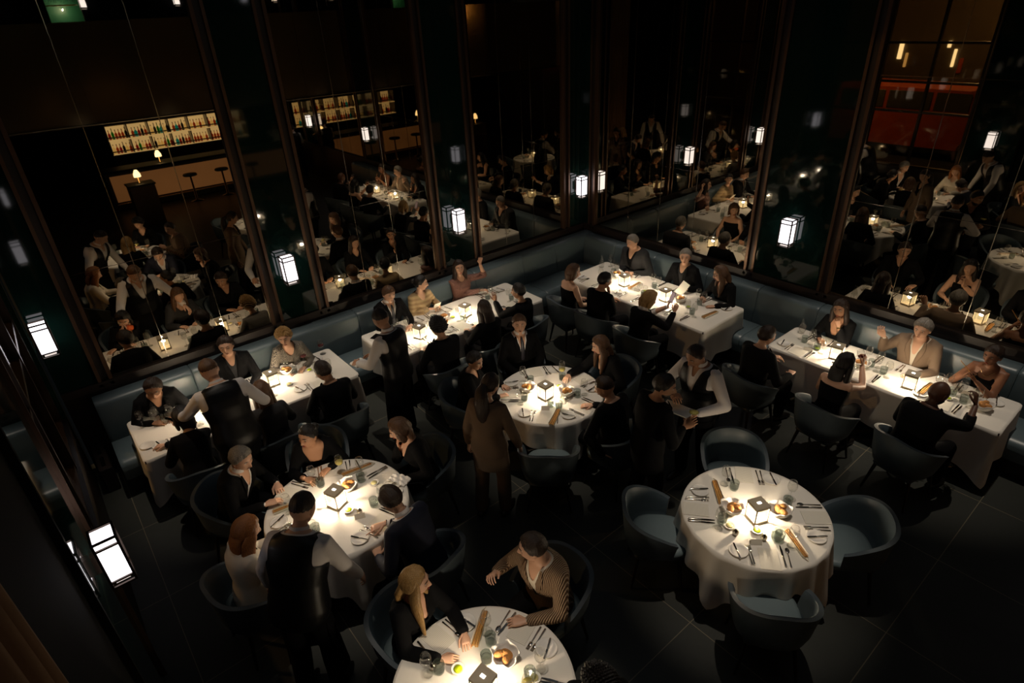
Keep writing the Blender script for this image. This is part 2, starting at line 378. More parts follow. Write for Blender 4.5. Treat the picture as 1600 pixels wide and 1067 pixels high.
# street outside the window
struct('ground', MB().box((2, -14.6, -.06), (26, 12, .1)), 'asphalt')
fac = thing('shop_front', 'street facade with lit shop windows across the road, mirrored top right', 'building', (0, -20, 0))
MB().box((0, -.3, 4.5), (26, .5, 9)).build('wall', 'street_wall', fac, smooth=False)
for i, (x, z, ww, hh, mt) in enumerate([(-2.6, 2.5, .16, .55, 'street_lamp'), (-2.35, 2.2, .1, .5, 'street_glow'), (-1.0, 2.75, .12, .22, 'street_lamp'), (-.75, 2.3, .10, .6, 'street_lamp'), (-.5, 2.05, .16, .5, 'red_paint'), (1.2, 2.4, .9, .5, 'street_glow'), (-5.5, 2.4, 1.3, .8, 'street_glow'), (4.0, 2.5, 1.2, .8, 'street_glow')]):
    MB().box((x, .0, z), (ww, .06, hh), bev=.02).build('lit_window', mt, fac, smooth=False)
sl = thing('street_fill_light', 'added unseen street light that brightens the facade across the road', 'street light', (1.5, -17.6, 0))  # lamp added to light the street, none is seen there
MB().tube([(0, 0, 0), (0, 0, 5.6), (0, .5, 5.9), (0, 1.0, 5.9)], .05).build('pole', 'lamp_frame', sl)
MB().box((0, 1.1, 5.9), (.25, .5, .1), bev=.03).build('lamp_head', 'lamp_frame', sl)
_L = bpy.data.lights.new('street_fill', 'POINT'); _L.energy = 420; _L.color = (1, .66, .34); _L.shadow_soft_size = .08
_o = bpy.data.objects.new('street_fill', _L); COL.objects.link(_o); _o.parent = sl; _o.location = (0, 1.3, 5.7)
sl2 = thing('street_fill_light', 'added unseen street light on the near pavement that brightens the van side', 'street light', (-2.6, -10.6, 0))  # second added lamp, kept out of view, brightens the van's near side
MB().tube([(0, 0, 0), (0, 0, 4.6), (.3, -.3, 4.8), (.8, -.7, 4.8)], .05).build('pole', 'lamp_frame', sl2)
MB().box((.95, -.8, 4.82), (.5, .3, .1), bev=.03).build('lamp_head', 'lamp_frame', sl2)
_L = bpy.data.lights.new('street_fill', 'POINT'); _L.energy = 330; _L.color = (1, .66, .34); _L.shadow_soft_size = .08
_o = bpy.data.objects.new('street_fill', _L); COL.objects.link(_o); _o.parent = sl2; _o.location = (1.0, -.85, 4.65)
van = thing('van', 'red orange van parked outside, seen in the top right mirror', 'van', (.6, -14.6, 0))
prof = [(-2.5, .35), (2.35, .35), (2.5, .8), (2.35, 1.25), (1.7, 1.35), (1.25, 1.98), (-2.4, 2.02), (-2.55, 1.3)]
rr = []
for y, s_ in ((-.95, .97), (-.85, 1), (.85, 1), (.95, .97)): rr.append(np.array([(x*s_, y, z) for x, z in prof]))
MB().rings(rr).build('body', 'red_paint', van, smooth=False)
for x0, x1 in ((-2.3, -1.0), (-.9, .3), (.4, 1.3)): MB().box(((x0+x1)/2, .96, 1.66), (x1-x0, .02, .5), bev=.008).build('side_window', 'car_grey', van, smooth=False)
for x in (-1.6, 1.6):
    for y in (-.85, .85): MB().tube([(x, y-.1, .35), (x, y+.1, .35)], .34, n=20, ends=False).build('wheel', 'black_wall', van)
for y in (-.6, .6): MB().ell((2.44, y, .85), (.06, .16, .1)).build('headlight', 'street_lamp', van)

# mezzanine on the far side of the room (seen in the mirrors)
fa = struct('trim_1', MB().box((9.05, -4.165, 3.78), (.1, 8.33, 1.99)), 'fascia'); fa['kind'] = 'structure'
for y in (-6.1, -3.6, -1.2): struct('panel_joint', MB().box((8.997, y, 3.78), (.006, .012, 1.99)), 'bronze', fa)
struct('bottom_rail', MB().box((9.0, -4.165, 2.785), (.14, 8.33, .03)), 'seam', fa)
struct('floor_upper', MB().box((12.75, -4.165, 2.95), (7.3, 8.33, .2)), 'soffit')
struct('wall_far', MB().box((16.45, -4.165, 3.4), (.1, 8.5, 6.8)), 'black_wall')
uw = struct('wall_upper', MB().box((14.6, -2.45, 4.95), (.1, 4.9, 3.7)).box((14.6, -7.0, 4.95), (.1, 2.6, 3.7)), 'black_wall')
struct('alcove_back', MB().box((15.3, -5.3, 4.9), (.05, 1.7, 3.6)), 'green_wall', uw)
hb = thing('hanging_glass_rack', 'upstairs rack of hanging stemware over a green counter wall, mirrored top left', 'glass rack', (15.0, -5.3, 5.36))
MB().box((0, 0, .16), (.3, .74, .03)).build('rail', 'bronze', hb, smooth=False)
MB().box((-.15, 0, -.12), (.12, .74, .03)).build('shelf', 'wine_white', hb, smooth=False)
for i in range(7):
    MB().lathe([(.03, .14), (.005, .13), (.004, .07), (.025, .04), (.04, 0), (.034, -.05)], (-.02, -.33+.11*i, 0), 10).build('hanging_glass', 'glass', hb)
hbL = bpy.data.lights.new('alcove_fill', 'POINT'); hbL.energy = 9; hbL.color = (1, .85, .6); hbL.shadow_soft_size = .006  # bare point light added to brighten the green alcove back
o = bpy.data.objects.new('alcove_fill', hbL); COL.objects.link(o); o.location = (14.95, -5.3, 5.14); o.parent = uw

# wall lanterns: light box in a dark bronze frame, stood off from the wall
def wall_lantern():
    r = thing('wall_lantern', '', 'wall lantern')      # local: wall is at x=0, room towards +x
    W, D, Hh = .155, .13, .37; x0, x1 = .07, .07+D
    fr = MB(); t = .014
    for y in (-W/2, W/2):
        for x in (x0, x1): fr.box((x, y, 0), (t, t, Hh))
    for z in (-Hh/2, -Hh/2+.045, Hh/2-.055, Hh/2):
        for y in (-W/2, W/2): fr.box(((x0+x1)/2, y, z), (D+t, t, t*.9))
        for x in (x0, x1): fr.box((x, 0, z), (t, W+t, t*.9))
    fr.build('frame', 'lamp_frame', r, smooth=False)
    bk = MB().box((.035, 0, 0), (.075, .05, .14)); bk.box((.006, 0, 0), (.012, .10, .22)); bk.build('bracket', 'lamp_frame', r, smooth=False)
    MB().box(((x0+x1)/2, 0, -.008), (D-.01, W-.01, Hh-.105), bev=.004).build('light_box', 'wall_glow', r, smooth=False)
    MB().box(((x0+x1)/2, 0, Hh/2-.028), (D-.012, W-.012, .040)).build('top_light', 'wall_glow', r, smooth=False)
    MB().box(((x0+x1)/2, 0, -Hh/2+.012), (D-.05, W-.05, .008)).build('bottom_tray', 'wall_glow_soft', r, smooth=False)
    return r
WL = Proto(wall_lantern())
G = 'box wall lanterns on the dark green pilasters'
for x, y, rz, lab in [
    (.03, -8.24, 0, 'glowing box lantern alone at the far left, on the pilaster past the banquette end'),
    (.03, -5.585, 0, 'glowing box lantern on the pilaster behind the short-haired woman in patterned jacket'),
    (.03, -2.90, 0, 'glowing box lantern on the pilaster above the woman raising her fist'),
    (.03, -.235, 0, 'glowing box lantern in the room corner above the banquette bend'),
    (3.93, 0, -pi/2, 'glowing box lantern on the wide pilaster of the right wall, above empty banquette'),
    (8.10, -.03, -pi/2, 'box lantern on the second pilaster of the right wall, seen only mirrored'),
    (11.9, -.03, -pi/2, 'box lantern on the third right wall pilaster, seen only mirrored'),
    (3.90, YW-.010, pi/2, 'big close box lantern at the lower left, nearest the camera'),
    (7.9, YW+.02, pi/2, 'box lantern beside the camera on the window wall, seen only mirrored')]:
    WL.put((x, y, 1.70 if 'big' in lab else 1.79), rz, lab, G)
for y, l_ in ((-7.0, 'left of the green alcove'), (-4.85, 'just right of the green alcove'), (-2.45, 'third from left, beside the first pilaster'), (-.5, 'furthest right, past the first pilaster')):
    WL.put((14.55, y, 5.3), pi, 'upstairs box lantern mirrored at the top edge, '+l_, 'box lanterns on the upper floor')

# bar under the mezzanine
bar = thing('bar_counter', 'long bar counter with glowing amber front, reflected in the left mirror', 'bar counter', (13.0, -3.2, 0))
MB().box((0, 0, 1.10), (.75, 5.6, .06), bev=.02).build('bar_top', 'satin_black', bar, smooth=False)
MB().box((.1, 0, .55), (.5, 5.5, 1.06)).build('bar_body', 'wood_dark', bar, smooth=False)
MB().box((-.165, 0, .6), (.02, 5.3, .72)).build('lit_front', 'bar_glow', bar, smooth=False)
MB().tube([(-.30, -2.7, .2), (-.30, 2.7, .2)], .02).build('foot_rail', 'gold', bar)
bb = thing('back_bar', 'lit back bar shelving full of bottles, reflected in the left mirror', 'shelf', (16.1, -3.05, 0))
bk = MB().box((.22, 0, 1.5), (.04, 4.3, 1.9)); bk.build('back_panel', 'wood_dark', bb, smooth=False)
for z in (1.08, 1.52): MB().box((.19, 0, z+.22), (.01, 4.2, .38)).build('lit_back', 'shelf_glow', bb, smooth=False)
for z in (1.05, 1.49, 1.94): MB().box((0, 0, z), (.4, 4.3, .03)).build('shelf', 'shelf_glow' if z < 1.9 else 'bronze', bb, smooth=False)
for i in range(8): MB().box((0, -2.15+i*4.3/7, 1.5), (.38, .03, .9)).build('divider', 'lamp_frame', bb, smooth=False)
MB().box((0, 0, .55), (.45, 4.3, 1.0)).build('cabinet', 'wood_dark', bb, smooth=False)
bp = {}
KINDS = ('amber', 'clear', 'green', 'dark', 'amber', 'red', 'clear', 'blue', 'amber')
for z, sh in ((1.065, 'lower'), (1.505, 'upper')):
    for i in range(44):
        if i % 44 in (6, 12, 19, 25, 31, 37): continue
        k = KINDS[(i*7+(3 if sh == 'upper' else 0)+RND.randrange(3)) % 9]
        if k not in bp:
            r_ = .040 if k != 'blue' else .052; h_ = .33 if k in ('green', 'dark') else .28
            o = MB().lathe([(.001, 0), (r_, .004), (r_, h_*.58), (.012, h_*.74), (.011, h_), (.001, h_)], (0, 0, 0), 12).build('bottle', 'bottle_'+k)
            o['category'] = 'bottle'; MB().lathe([(.013, 0), (.013, .03), (.002, .032)], (0, 0, h_*.96), 8).build('cap', 'lamp_frame', o)
            bp[k] = Proto(o)
        bp[k].put((16.0+.03*RND.random(), -5.12+i*.095, z), 0, '%s glass bottle on the %s shelf of the lit back bar' % (k, sh), '%s bottles on the %s back bar shelf' % (k, sh))
def shade_lamp(loc, lab):
    r = thing('table_lamp', lab, 'lamp', loc)
    MB().lathe([(.06, 0), (.06, .012), (.01, .02), (.008, .2), (.001, .2)], n=16).build('base', 'gold', r)
    MB().lathe([(.085, .16), (.08, .24), (.035, .33), (.03, .335)], n=18, cap=True).build('lamp_shade', 'shade_glow', r)
shade_lamp((12.95, -4.45, 1.13), 'small glowing dome lamp on the bar counter, mirrored at upper left')
shade_lamp((12.95, -.62, 1.13), 'small glowing dome lamp at the far end of the bar, near two staff')
hs = thing('host_stand', 'dark red host stand with a small lamp, mirrored left of the bar', 'host stand', (10.7, -5.45, 0))
MB().box((0, 0, .52), (.45, .6, 1.04), bev=.01).build('body', 'red_wood' if 'red_wood' in M else 'bronze', hs, smooth=False)
MB().box((0, 0, 1.06), (.5, .66, .04), bev=.01).build('top', 'wood_dark', hs, smooth=False)
shade_lamp((10.7, -5.45, 1.08), 'small glowing dome lamp on the host stand')
for i, y in enumerate((-2.1, -3.0, -3.9)):
    st = thing('bar_stool', '%s bar stool with round seat before the glowing bar' % ('near', 'middle', 'far')[i], 'stool', (12.3, y, 0), 0, 'bar stools')
    MB().lathe([(.001, .72), (.19, .73), (.2, .76), (.18, .79), (.001, .8)], n=20).build('seat', 'chair_leather', st)
    MB().lathe([(.2, 0), (.2, .01), (.03, .03), (.025, .72), (.001, .72)], n=14).build('pedestal', 'steel_dark', st)
sg = thing('exit_light_strip', 'thin red light strip under the mezzanine, mirrored near the corner column', 'light strip', (10.2, -7.9, 2.7))
MB().box((0, 0, 0), (.5, .03, .04)).build('tube', 'neon_red', sg, smooth=False)

# ------------------------------------------------ banquettes
def banquette():
    # left arm along x=0
    bl = thing('banquette', 'slate blue leather banquette along the left mirrored wall', 'banquette', (0, 0, 0))
    br = thing('banquette', 'slate blue leather banquette along the right mirrored wall', 'banquette', (0, 0, 0))
    def back(root, a, b, ax, first=False):
        # backrest section profile: (depth from wall, z) ; a,b along the wall
        prof = [(.07, .40), (.07, .93), (.11, .955), (.24, .955), (.30, .93), (.315, .90), (.36, .46), (.34, .40)]
        R = []; n = 3
        for t, q in ((0, .93), (.012, .985), (.03, 1), ):
            R.append((a+t*1.0, q))
        for t, q in ((.03, 1), (.012, .985), (0, .93)): R.append((b-t, q))
        rings = []
        for s_, q in R:
            pr = []
            for d, z in prof:
                d2 = .18+(d-.18)*(1-(1-q)*.8) if d > .06 else d; z2 = .7+(z-.7)*(1-(1-q)*.35)
                pr.append((d2, s_, z2) if ax == 'L' else (-s_, -d2, z2))
            rings.append(np.array(pr))
        MB().rings(rings).build('backrest', 'leather', root, angle=50)
    def seat(root, a, b, ax):
        prof = [(.33, .22), (.33, .44), (.40, .468), (.80, .468), (.88, .445), (.905, .40), (.88, .22)]
        rings = []
        for s_, q in ((a, .9), (a+.012, .98), (a+.04, 1), (b-.04, 1), (b-.012, .98), (b, .9)):
            pr = []
            for d, z in prof:
                z2 = .33+(z-.33)*(1-(1-q)*.6)
                pr.append((d, s_, z2) if ax == 'L' else (-s_, -d, z2))
            rings.append(np.array(pr))
        MB().rings(rings).build('seat_cushion', 'leather', root, angle=50)
    yl = [-8.08, -7.05, -5.95, -4.85, -3.78, -2.78, -1.78, -1.02, -.05]
    for a, b in zip(yl, yl[1:]): back(bl, a+.002, b-.002, 'L')
    ys = [-8.08, -7.05, -5.95, -4.85, -3.78, -2.70, -1.75, -.91]
    for a, b in zip(ys, ys[1:]): seat(bl, a+.002, b-.002, 'L')
    xr = [.32, 1.05, 1.9, 2.9, 3.75, 4.62, 5.7, 6.8, 7.9, 9.0]
    for a, b in zip(xr, xr[1:]): back(br, -b+.002, -a-.002, 'R')
    xs = [.36, 1.05, 1.9, 2.9, 3.9, 4.85, 5.9, 6.9, 7.9, 9.0]
    for a, b in zip(xs, xs[1:]): seat(br, -b+.002, -a-.002, 'R')
    MB().box((.44, -4.6, .12), (.78, 6.9, .24)).build('plinth', 'wood_dark', bl, smooth=False)
    MB().box((4.95, -.44, .12), (8.0, .78, .24)).build('plinth', 'wood_dark', br, smooth=False)
banquette()

# pin spots in the ceiling, one over every round table and two over every long one
def spot(x, y, label, size=34, e=None):
    r = thing('ceiling_spot', label, 'spotlight', (x, y, H_UP-.02), 0, 'ceiling pin spots')
    MB().lathe([(.05, 0), (.05, -.10), (.042, -.10), (.042, -.02), (.001, -.02)], n=18).build('can', 'black_wall', r)
    L = bpy.data.lights.new('spot_bulb', 'SPOT'); L.energy = e or SPOT_W; L.color = (1, .86, .70); L.spot_size = radians(size if not 'long' in label and not 'end of' in label else 27); L.spot_blend = .85; L.shadow_soft_size = .035
    o = bpy.data.objects.new('spot_bulb', L); COL.objects.link(o); o.parent = r; o.location = (0, 0, -.12)
for x, y, l_ in ((3.42, -4.05, 'the middle round table'), (3.42, -6.66, 'the lower left round table'), (5.62, -6.68, 'the bottom round table'), (5.96, -4.03, 'the empty round table'),
                 (1.05, -7.1, 'the left end of the left table'), (1.05, -5.95, 'the right end of the left table'), (1.05, -4.3, 'the left end of the middle wall table'), (1.05, -2.95, 'the right end of the middle wall table'),
                 (1.75, -1.0, 'the left end of the corner table'), (3.1, -1.1, 'the right end of the corner table'), (5.15, -.98, 'the left end of the far right table'), (6.35, -.98, 'the right end of the far right table')):
    spot(x, y, 'small black ceiling spotlight over '+l_, 21.5, SPOT_W*(1.0 if x in (3.42, 5.62, 5.96) else .95))
# ------------------------------------------------ tables and tableware
TZ = .75
def round_cloth(r, half, name_rot):
    n = 144; rings = []; th = np.arange(n)*2*pi/n
    for q in (.001, .3, .6, .85, .97): rings.append(np.stack([r*q*np.cos(th), r*q*np.sin(th), np.full(n, TZ+.004)], 1))
    a = np.mod(th-name_rot+pi/4, pi/2)-pi/4
    L = half/np.cos(a)-r; L = np.minimum(L, half*1.36-r); cn = (np.abs(a)/(pi/4))**2.2
    for t in np.linspace(0, 1, 14):
        d = L*t
        fold = (.026+.03*cn)*t*np.sin(th*16+1.3*np.sin(th*3))+.035*cn*t+.02*t
        rr = r+.006+np.minimum(fold+ .0*t, .09)+.0*d
        z = TZ+.004-d; 
        if t == 0: rr = np.full(n, r+.002)
        rings.append(np.stack([rr*np.cos(th), rr*np.sin(th), z], 1))
    vs = np.concatenate(rings); m = len(rings); fs = []
    for i in range(m-1):
        for k in range(n): q = (k+1) % n; fs.append((i*n+q, i*n+k, (i+1)*n+k, (i+1)*n+q))
    fs.append(tuple(range(n)))
    return MB().add(vs, fs)
def rect_cloth(lx, ly, drop):
    """perimeter walk with rounded corners; drop longer at corners"""
    cr = .05; pts = []; ex = []
    N = 36
    def side(x0, y0, x1, y1, nx, ny, k):
        for i in range(k): t = i/k; pts.append((x0+(x1-x0)*t, y0+(y1-y0)*t, nx, ny, 0.0))
    hx, hy = lx/2, ly/2
    cs = [(hx-cr, hy-cr, 0), (-hx+cr, hy-cr, pi/2), (-hx+cr, -hy+cr, pi), (hx-cr, -hy+cr, 3*pi/2)]
    for i, (cx_, cy_, a0) in enumerate(cs):
        for j in range(9):
            a = a0+pi/2*j/8; pts.append((cx_+cr*cos(a), cy_+cr*sin(a), cos(a), sin(a), 1-abs(j-4)/4*.25))
        nx_, ny_, na = cs[(i+1) % 4]
        sx, sy = cx_+cr*cos(a0+pi/2), cy_+cr*sin(a0+pi/2); ex_, ey_ = nx_+cr*cos(na), ny_+cr*sin(na)
        k = 40
        for j in range(1, k):
            t = j/k; dd = min(t, 1-t)*math.hypot(ex_-sx, ey_-sy)
            pts.append((sx+(ex_-sx)*t, sy+(ey_-sy)*t, cos(a0+pi/2), sin(a0+pi/2), .75*max(0, 1-dd/.22)))
    P = np.array(pts); n = len(P); rings = []
    s_ = np.cumsum(np.r_[0, np.hypot(np.diff(P[:, 0]), np.diff(P[:, 1]))])
    for q in (.4, .9, .985):
        rings.append(np.stack([P[:, 0]*q, P[:, 1]*q, np.full(n, TZ+.004)], 1))
    for t in np.linspace(0, 1, 14):
        c = P[:, 4]; L = drop*(1+.36*c**1.3)
        off = .004+t*(.012+.05*c**2+.024*(1-c)*np.sin(s_*11+2*np.sin(s_*3)))
        rings.append(np.stack([P[:, 0]+P[:, 2]*off, P[:, 1]+P[:, 3]*off, TZ+.004-L*t], 1))
    vs = np.concatenate(rings); fs = []; m = len(rings)
    for i in range(m-1):
        for k in range(n): q = (k+1) % n; fs.append((i*n+q, i*n+k, (i+1)*n+k, (i+1)*n+q))
    fs.append(tuple(range(n)))
    return MB().add(vs, fs)

def p_lantern():
    r = thing('table_lantern', '', 'table lantern'); w_, h_ = .13, .18
    MB().box((0, 0, .012), (w_, w_, .024), bev=.003).build('base', 'lamp_metal', r, smooth=False)
    for x in (-1, 1):
        for y in (-1, 1): MB().box((x*(w_/2-.005), y*(w_/2-.005), .09), (.009, .009, .14)).build('corner_post', 'lamp_metal', r, smooth=False)
    MB().box((0, 0, h_-.014), (w_+.004, w_+.004, .028), bev=.003).build('cap', 'lamp_metal', r, smooth=False)
    MB().box((0, 0, h_+.001), (.032, .022, .003)).build('top_light', 'led', r, smooth=False)
    g = MB(); q = w_/2-.008
    for a in range(4):
        ca, sa = cos(a*pi/2), sin(a*pi/2)
        g.add([(ca*q-sa*u, sa*q+ca*u, z) for u, z in ((-q, .024), (q, .024), (q, .152), (-q, .152))], [(0, 1, 2, 3)])
    g.build('glass_shade', 'table_glow', r, smooth=False)
    L = bpy.data.lights.new('bulb', 'POINT'); L.energy = TABLE_W; L.color = (1.0, .80, .56); L.shadow_soft_size = .022
    o = bpy.data.objects.new('bulb', L); COL.objects.link(o); o.parent = r; o.location = (0, 0, .122)
    return r
def simple(name, mb, mat, cat, **k):
    o = mb.build(name, mat, **k); o['category'] = cat; return o
def fork_mb(hd='steel'):
    m = MB(); m.tube([(0, -.10, .006), (0, -.02, .007), (0, .03, .006)], [.0058, .0035, .003], 8, flat=(1.2, .5))
    m.box((0, .048, .006), (.022, .032, .003), bev=.001)
    for i in range(4): m.box((-.0085+i*.0057, .078, .007), (.0032, .034, .0025))
    return m
def knife(dark=True):
    r = MB().tube([(0, -.105, .007), (0, -.05, .008), (0, -.005, .006)], [.0068, .0058, .005], 8, flat=(1.2, .6)).build('table_knife', 'steel'); r['category'] = 'knife'
    MB().add([(-.007, -.005, .004), (.007, -.005, .004), (.009, .05, .004), (.004, .105, .004), (-.004, .11, .004), (-.008, .06, .004),
              (-.007, -.005, .007), (.007, -.005, .007), (.009, .05, .006), (.004, .105, .005), (-.004, .11, .005), (-.008, .06, .006)],
             [(5, 4, 3, 2, 1, 0), (6, 7, 8, 9, 10, 11)]+[(i, (i+1) % 6, 6+(i+1) % 6, 6+i) for i in range(6)]).build('blade', 'steel_dark', r, smooth=False)
    return r
def bknife():
    r = MB().tube([(0, -.08, .006), (0, -.03, .007), (0, 0, .005)], [.0055, .005, .004], 8, flat=(1.2, .6)).build('butter_knife', 'steel'); r['category'] = 'knife'
    MB().box((0, .04, .0045), (.014, .075, .003), bev=.001).build('blade', 'steel_dark', r, smooth=False); return r
def wine_glass(full=None, nm='wine_glass'):
    pr = [(.034, .0), (.033, .003), (.006, .006), (.0035, .02), (.0035, .085), (.012, .095), (.034, .115), (.041, .14), (.038, .175), (.032, .20), (.0305, .20), (.0365, .174), (.0395, .14), (.032, .117), (.001, .098)]
    o = MB().lathe(pr, n=22).build(nm, 'glass'); o['category'] = 'glass'
    if full: MB().lathe([(.001, .099), (.03, .116), (.0385, .138), (.001, .1385)], n=18).build('wine', full, o)
    return o
def tumbler(wtr=True):
    o = MB().lathe([(.001, 0), (.033, .001), (.038, .02), (.040, .085), (.0385, .085), (.036, .022), (.001, .012)], n=12).build('water_tumbler', 'smoke_glass', smooth=False); o['category'] = 'glass'
    if wtr: MB().lathe([(.001, .013), (.034, .022), (.0365, .05), (.001, .051)], n=14).build('water', 'glass', o)
    return o
def plate():
    return simple('side_plate', MB().lathe([(.001, .002), (.05, .002), (.055, .004), (.074, .012), (.077, .0145), (.074, .016), (.056, .008), (.001, .006)], n=40), 'china', 'plate')
def menu_o():
    o = MB().box((0, 0, .0022), (.148, .21, .0016)).build('menu_card', 'menu', smooth=False); o['category'] = 'menu'; return o
def basket():
    r = thing('bread_basket', '', 'bread basket'); n = 40; th = np.arange(n)*2*pi/n; R = []
    for q, z in ((.05, .004), (.075, .03), (.088, .06), (.096, .078), (.090, .080), (.08, .06), (.068, .035), (.04, .02)):
        k = 1+.09*np.sin(th*5+z*30)*(z > .05)+.05*np.sin(th*9)*(z > .05); R.append(np.stack([q*k*np.cos(th), q*k*np.sin(th), z+.012*np.sin(th*4)*(z > .05)], 1))
    MB().rings(R).build('napkin_bowl', 'linen2', r)
    for i, (x, y, z, a, s_) in enumerate(((.0, .01, .062, .3, 1.0), (-.03, -.028, .07, 1.2, .8), (.032, -.02, .072, 2.2, .75))):
        b = MB().ell((x, y, z), (.048*s_, .034*s_, .028*s_), A=[(cos(a), sin(a), 0), (-sin(a), cos(a), 0), (0, 0, 1)]); b.build('bread', 'crust', r)
    return r
def grissini():
    r = thing('breadstick_packet', '', 'breadsticks')
    n = 9; R = []
    MB().add([(-.028, -.15, .002), (.028, -.15, .002), (.020, .13, .002), (0, .175, .006), (-.02, .13, .002), (-.032, -.15, .028), (.032, -.15, .028), (.023, .12, .028), (0, .175, .008), (-.023, .12, .028)],
             [(0, 1, 2, 3, 4), (0, 5, 9, 4), (1, 6, 7, 2), (4, 9, 8, 3), (2, 7, 8, 3)]).build('paper_sleeve', 'paper', r, smooth=False)
    for i in range(5): MB().tube([(-.02+.01*i, -.155+.006*(i % 3), .012+.006*(i % 2)), (-.014+.007*i, .13, .012+.005*(i % 2))], .0048, 7).build('breadstick', 'grissini', r)
    return r
def dish(mat, nm, cat):
    o = MB().lathe([(.001, .0), (.028, .002), (.045, .012), (.048, .02), (.045, .021), (.028, .012), (.001, .01)], n=24).build(nm, 'china'); o['category'] = cat
    MB().lathe([(.001, .012), (.03, .014), (.026, .019), (.001, .021)], n=16).build('filling', mat, o); return o
def votive():
    o = MB().lathe([(.001, 0), (.018, .002), (.026, .02), (.024, .04), (.012, .052), (.006, .06), (.001, .061)], n=18).build('salt_shaker', 'steel'); o['category'] = 'salt shaker'; return o
def card():
    o = MB().add([(-.045, -.02, .0), (.045, -.02, 0), (.045, 0, .045), (-.045, 0, .045), (.045, .02, 0), (-.045, .02, 0)], [(0, 1, 2, 3), (3, 2, 4, 5), (0, 5, 4, 1)]).build('place_card', 'paper', smooth=False); o['category'] = 'card'; return o
def carafe():
    o = MB().lathe([(.001, 0), (.038, .002), (.042, .02), (.042, .09), (.022, .14), (.017, .18), (.02, .2), (.018, .2), (.015, .18), (.02, .142), (.039, .09), (.001, .01)], n=20).build('water_carafe', 'glass'); o['category'] = 'carafe'; return o
def napkin():
    n = 24; m = MB(); g = []
    for i in range(n):
        for j in range(n):
            x, y = (i/(n-1)-.5)*.2, (j/(n-1)-.5)*.12; g.append((x, y, .008+.014*abs(sin(x*45+y*30))*(1-abs(2*i/(n-1)-1)**3)+.008*sin(y*70+x*12)**2))
    vs = g+[(x, y, .001) for x, y, z in g]; N = n*n; fs = []
    for i in range(n-1):
        for j in range(n-1): a = i*n+j; fs += [(a, a+n, a+n+1, a+1), (N+a+1, N+a+n+1, N+a+n, N+a)]
    o = m.add(vs, fs).build('napkin', 'linen2'); o['category'] = 'napkin'; return o
def spoon():
    m = MB().tube([(0, -.10, .006), (0, -.02, .007), (0, .04, .006)], [.0055, .0035, .003], 8, flat=(1.2, .5)); m.ell((0, .065, .007), (.018, .028, .004)); return simple('spoon', m, 'steel', 'spoon')
def phone_o():
    o = MB().box((0, 0, .004), (.072, .145, .008), bev=.003).build('phone', 'phone', smooth=False); o['category'] = 'phone'; return o
PR = {k: Proto(v) for k, v in dict(lantern=p_lantern(), fork=simple('fork', fork_mb(), 'steel', 'fork'), knife=knife(), bknife=bknife(), wine=wine_glass(),
      winered=wine_glass('wine_red'), winewhite=wine_glass('wine_white'), tumbler=tumbler(), plate=plate(), menu=menu_o(), basket=basket(), gris=grissini(), lime=dish('lime', 'lime_dish', 'dish'),
      butter=dish('butter', 'butter_dish', 'dish'), salt=votive(), card=card(), carafe=carafe(), napkin=napkin(), spoon=spoon(), phone=phone_o()).items()}
TOP = TZ+.0055
GROUP = dict(fork='forks on the tablecloths', knife='table knives beside the menus', bknife='butter knives on the side plates', wine='empty wine glasses', winered='glasses of red wine',
    winewhite='glasses of white wine', tumbler='water tumblers', plate='white side plates', menu='printed menus at the settings', basket='bread baskets', gris='breadstick packets', lime='lime green dishes', butter='butter dishes',
    salt='round silver salt shakers', card='folded paper cards', carafe='water carafes', napkin='crumpled napkins', spoon='spoons', phone='phones on tables', lantern='square table lanterns')
def place(kind, x, y, rz, label, z=None):
    return PR[kind].put((x, y, TOP if z is None else z), rz, label, GROUP[kind])
def setting(x, y, a, who, table, extra=('fork2', 'knife2', 'plate', 'tumbler', 'wine'), skip=(), mn=True):
    """setting whose guest looks along angle a; (x,y) is the point on the table edge in front of the guest"""
    f = V(cos(a), sin(a)); r = V(sin(a), -cos(a)); rz = a-pi/2
    def at(dx, dy): p = V(x, y)+f*dy+r*dx; return p[0]+RND.uniform(-.006, .006), p[1]+RND.uniform(-.006, .006)
    j = lambda: rz+RND.uniform(-.08, .08)
    if mn and 'menu' not in skip: place('menu', *at(0, .10), j(), 'white printed menu lying in front of '+who)
    if 'fork' not in skip:
        place('fork', *at(-.115, .13), j(), 'inner silver fork set for '+who); place('fork', *at(-.145, .13), j(), 'outer silver fork set for '+who)
    if 'knife' not in skip:
        place('knife', *at(.115, .13), j(), 'inner table knife set for '+who)
        if RND.random() < .6: place('knife', *at(.145, .125), j(), 'outer table knife set for '+who)
        else: place('spoon', *at(.148, .125), j(), 'silver spoon set for '+who)
    if 'plate' not in skip:
        place('plate', *at(-.225, .155), 0, 'round white side plate left of '+who)
        place('bknife', *at(-.235, .155), j()+.2, 'butter knife across the side plate of '+who, z=TOP+.0155)
    if 'tumbler' not in skip: place('tumbler', *at(.13, .30), 0, 'grey cut water tumbler set for '+who)
    if 'wine' not in skip: place('wine', *at(.20, .25), 0, 'empty wine glass set for '+who)
    if 'glass2' in extra: place('wine', *at(.06, .29), 0, 'second wine glass, left of the tumbler of '+who)
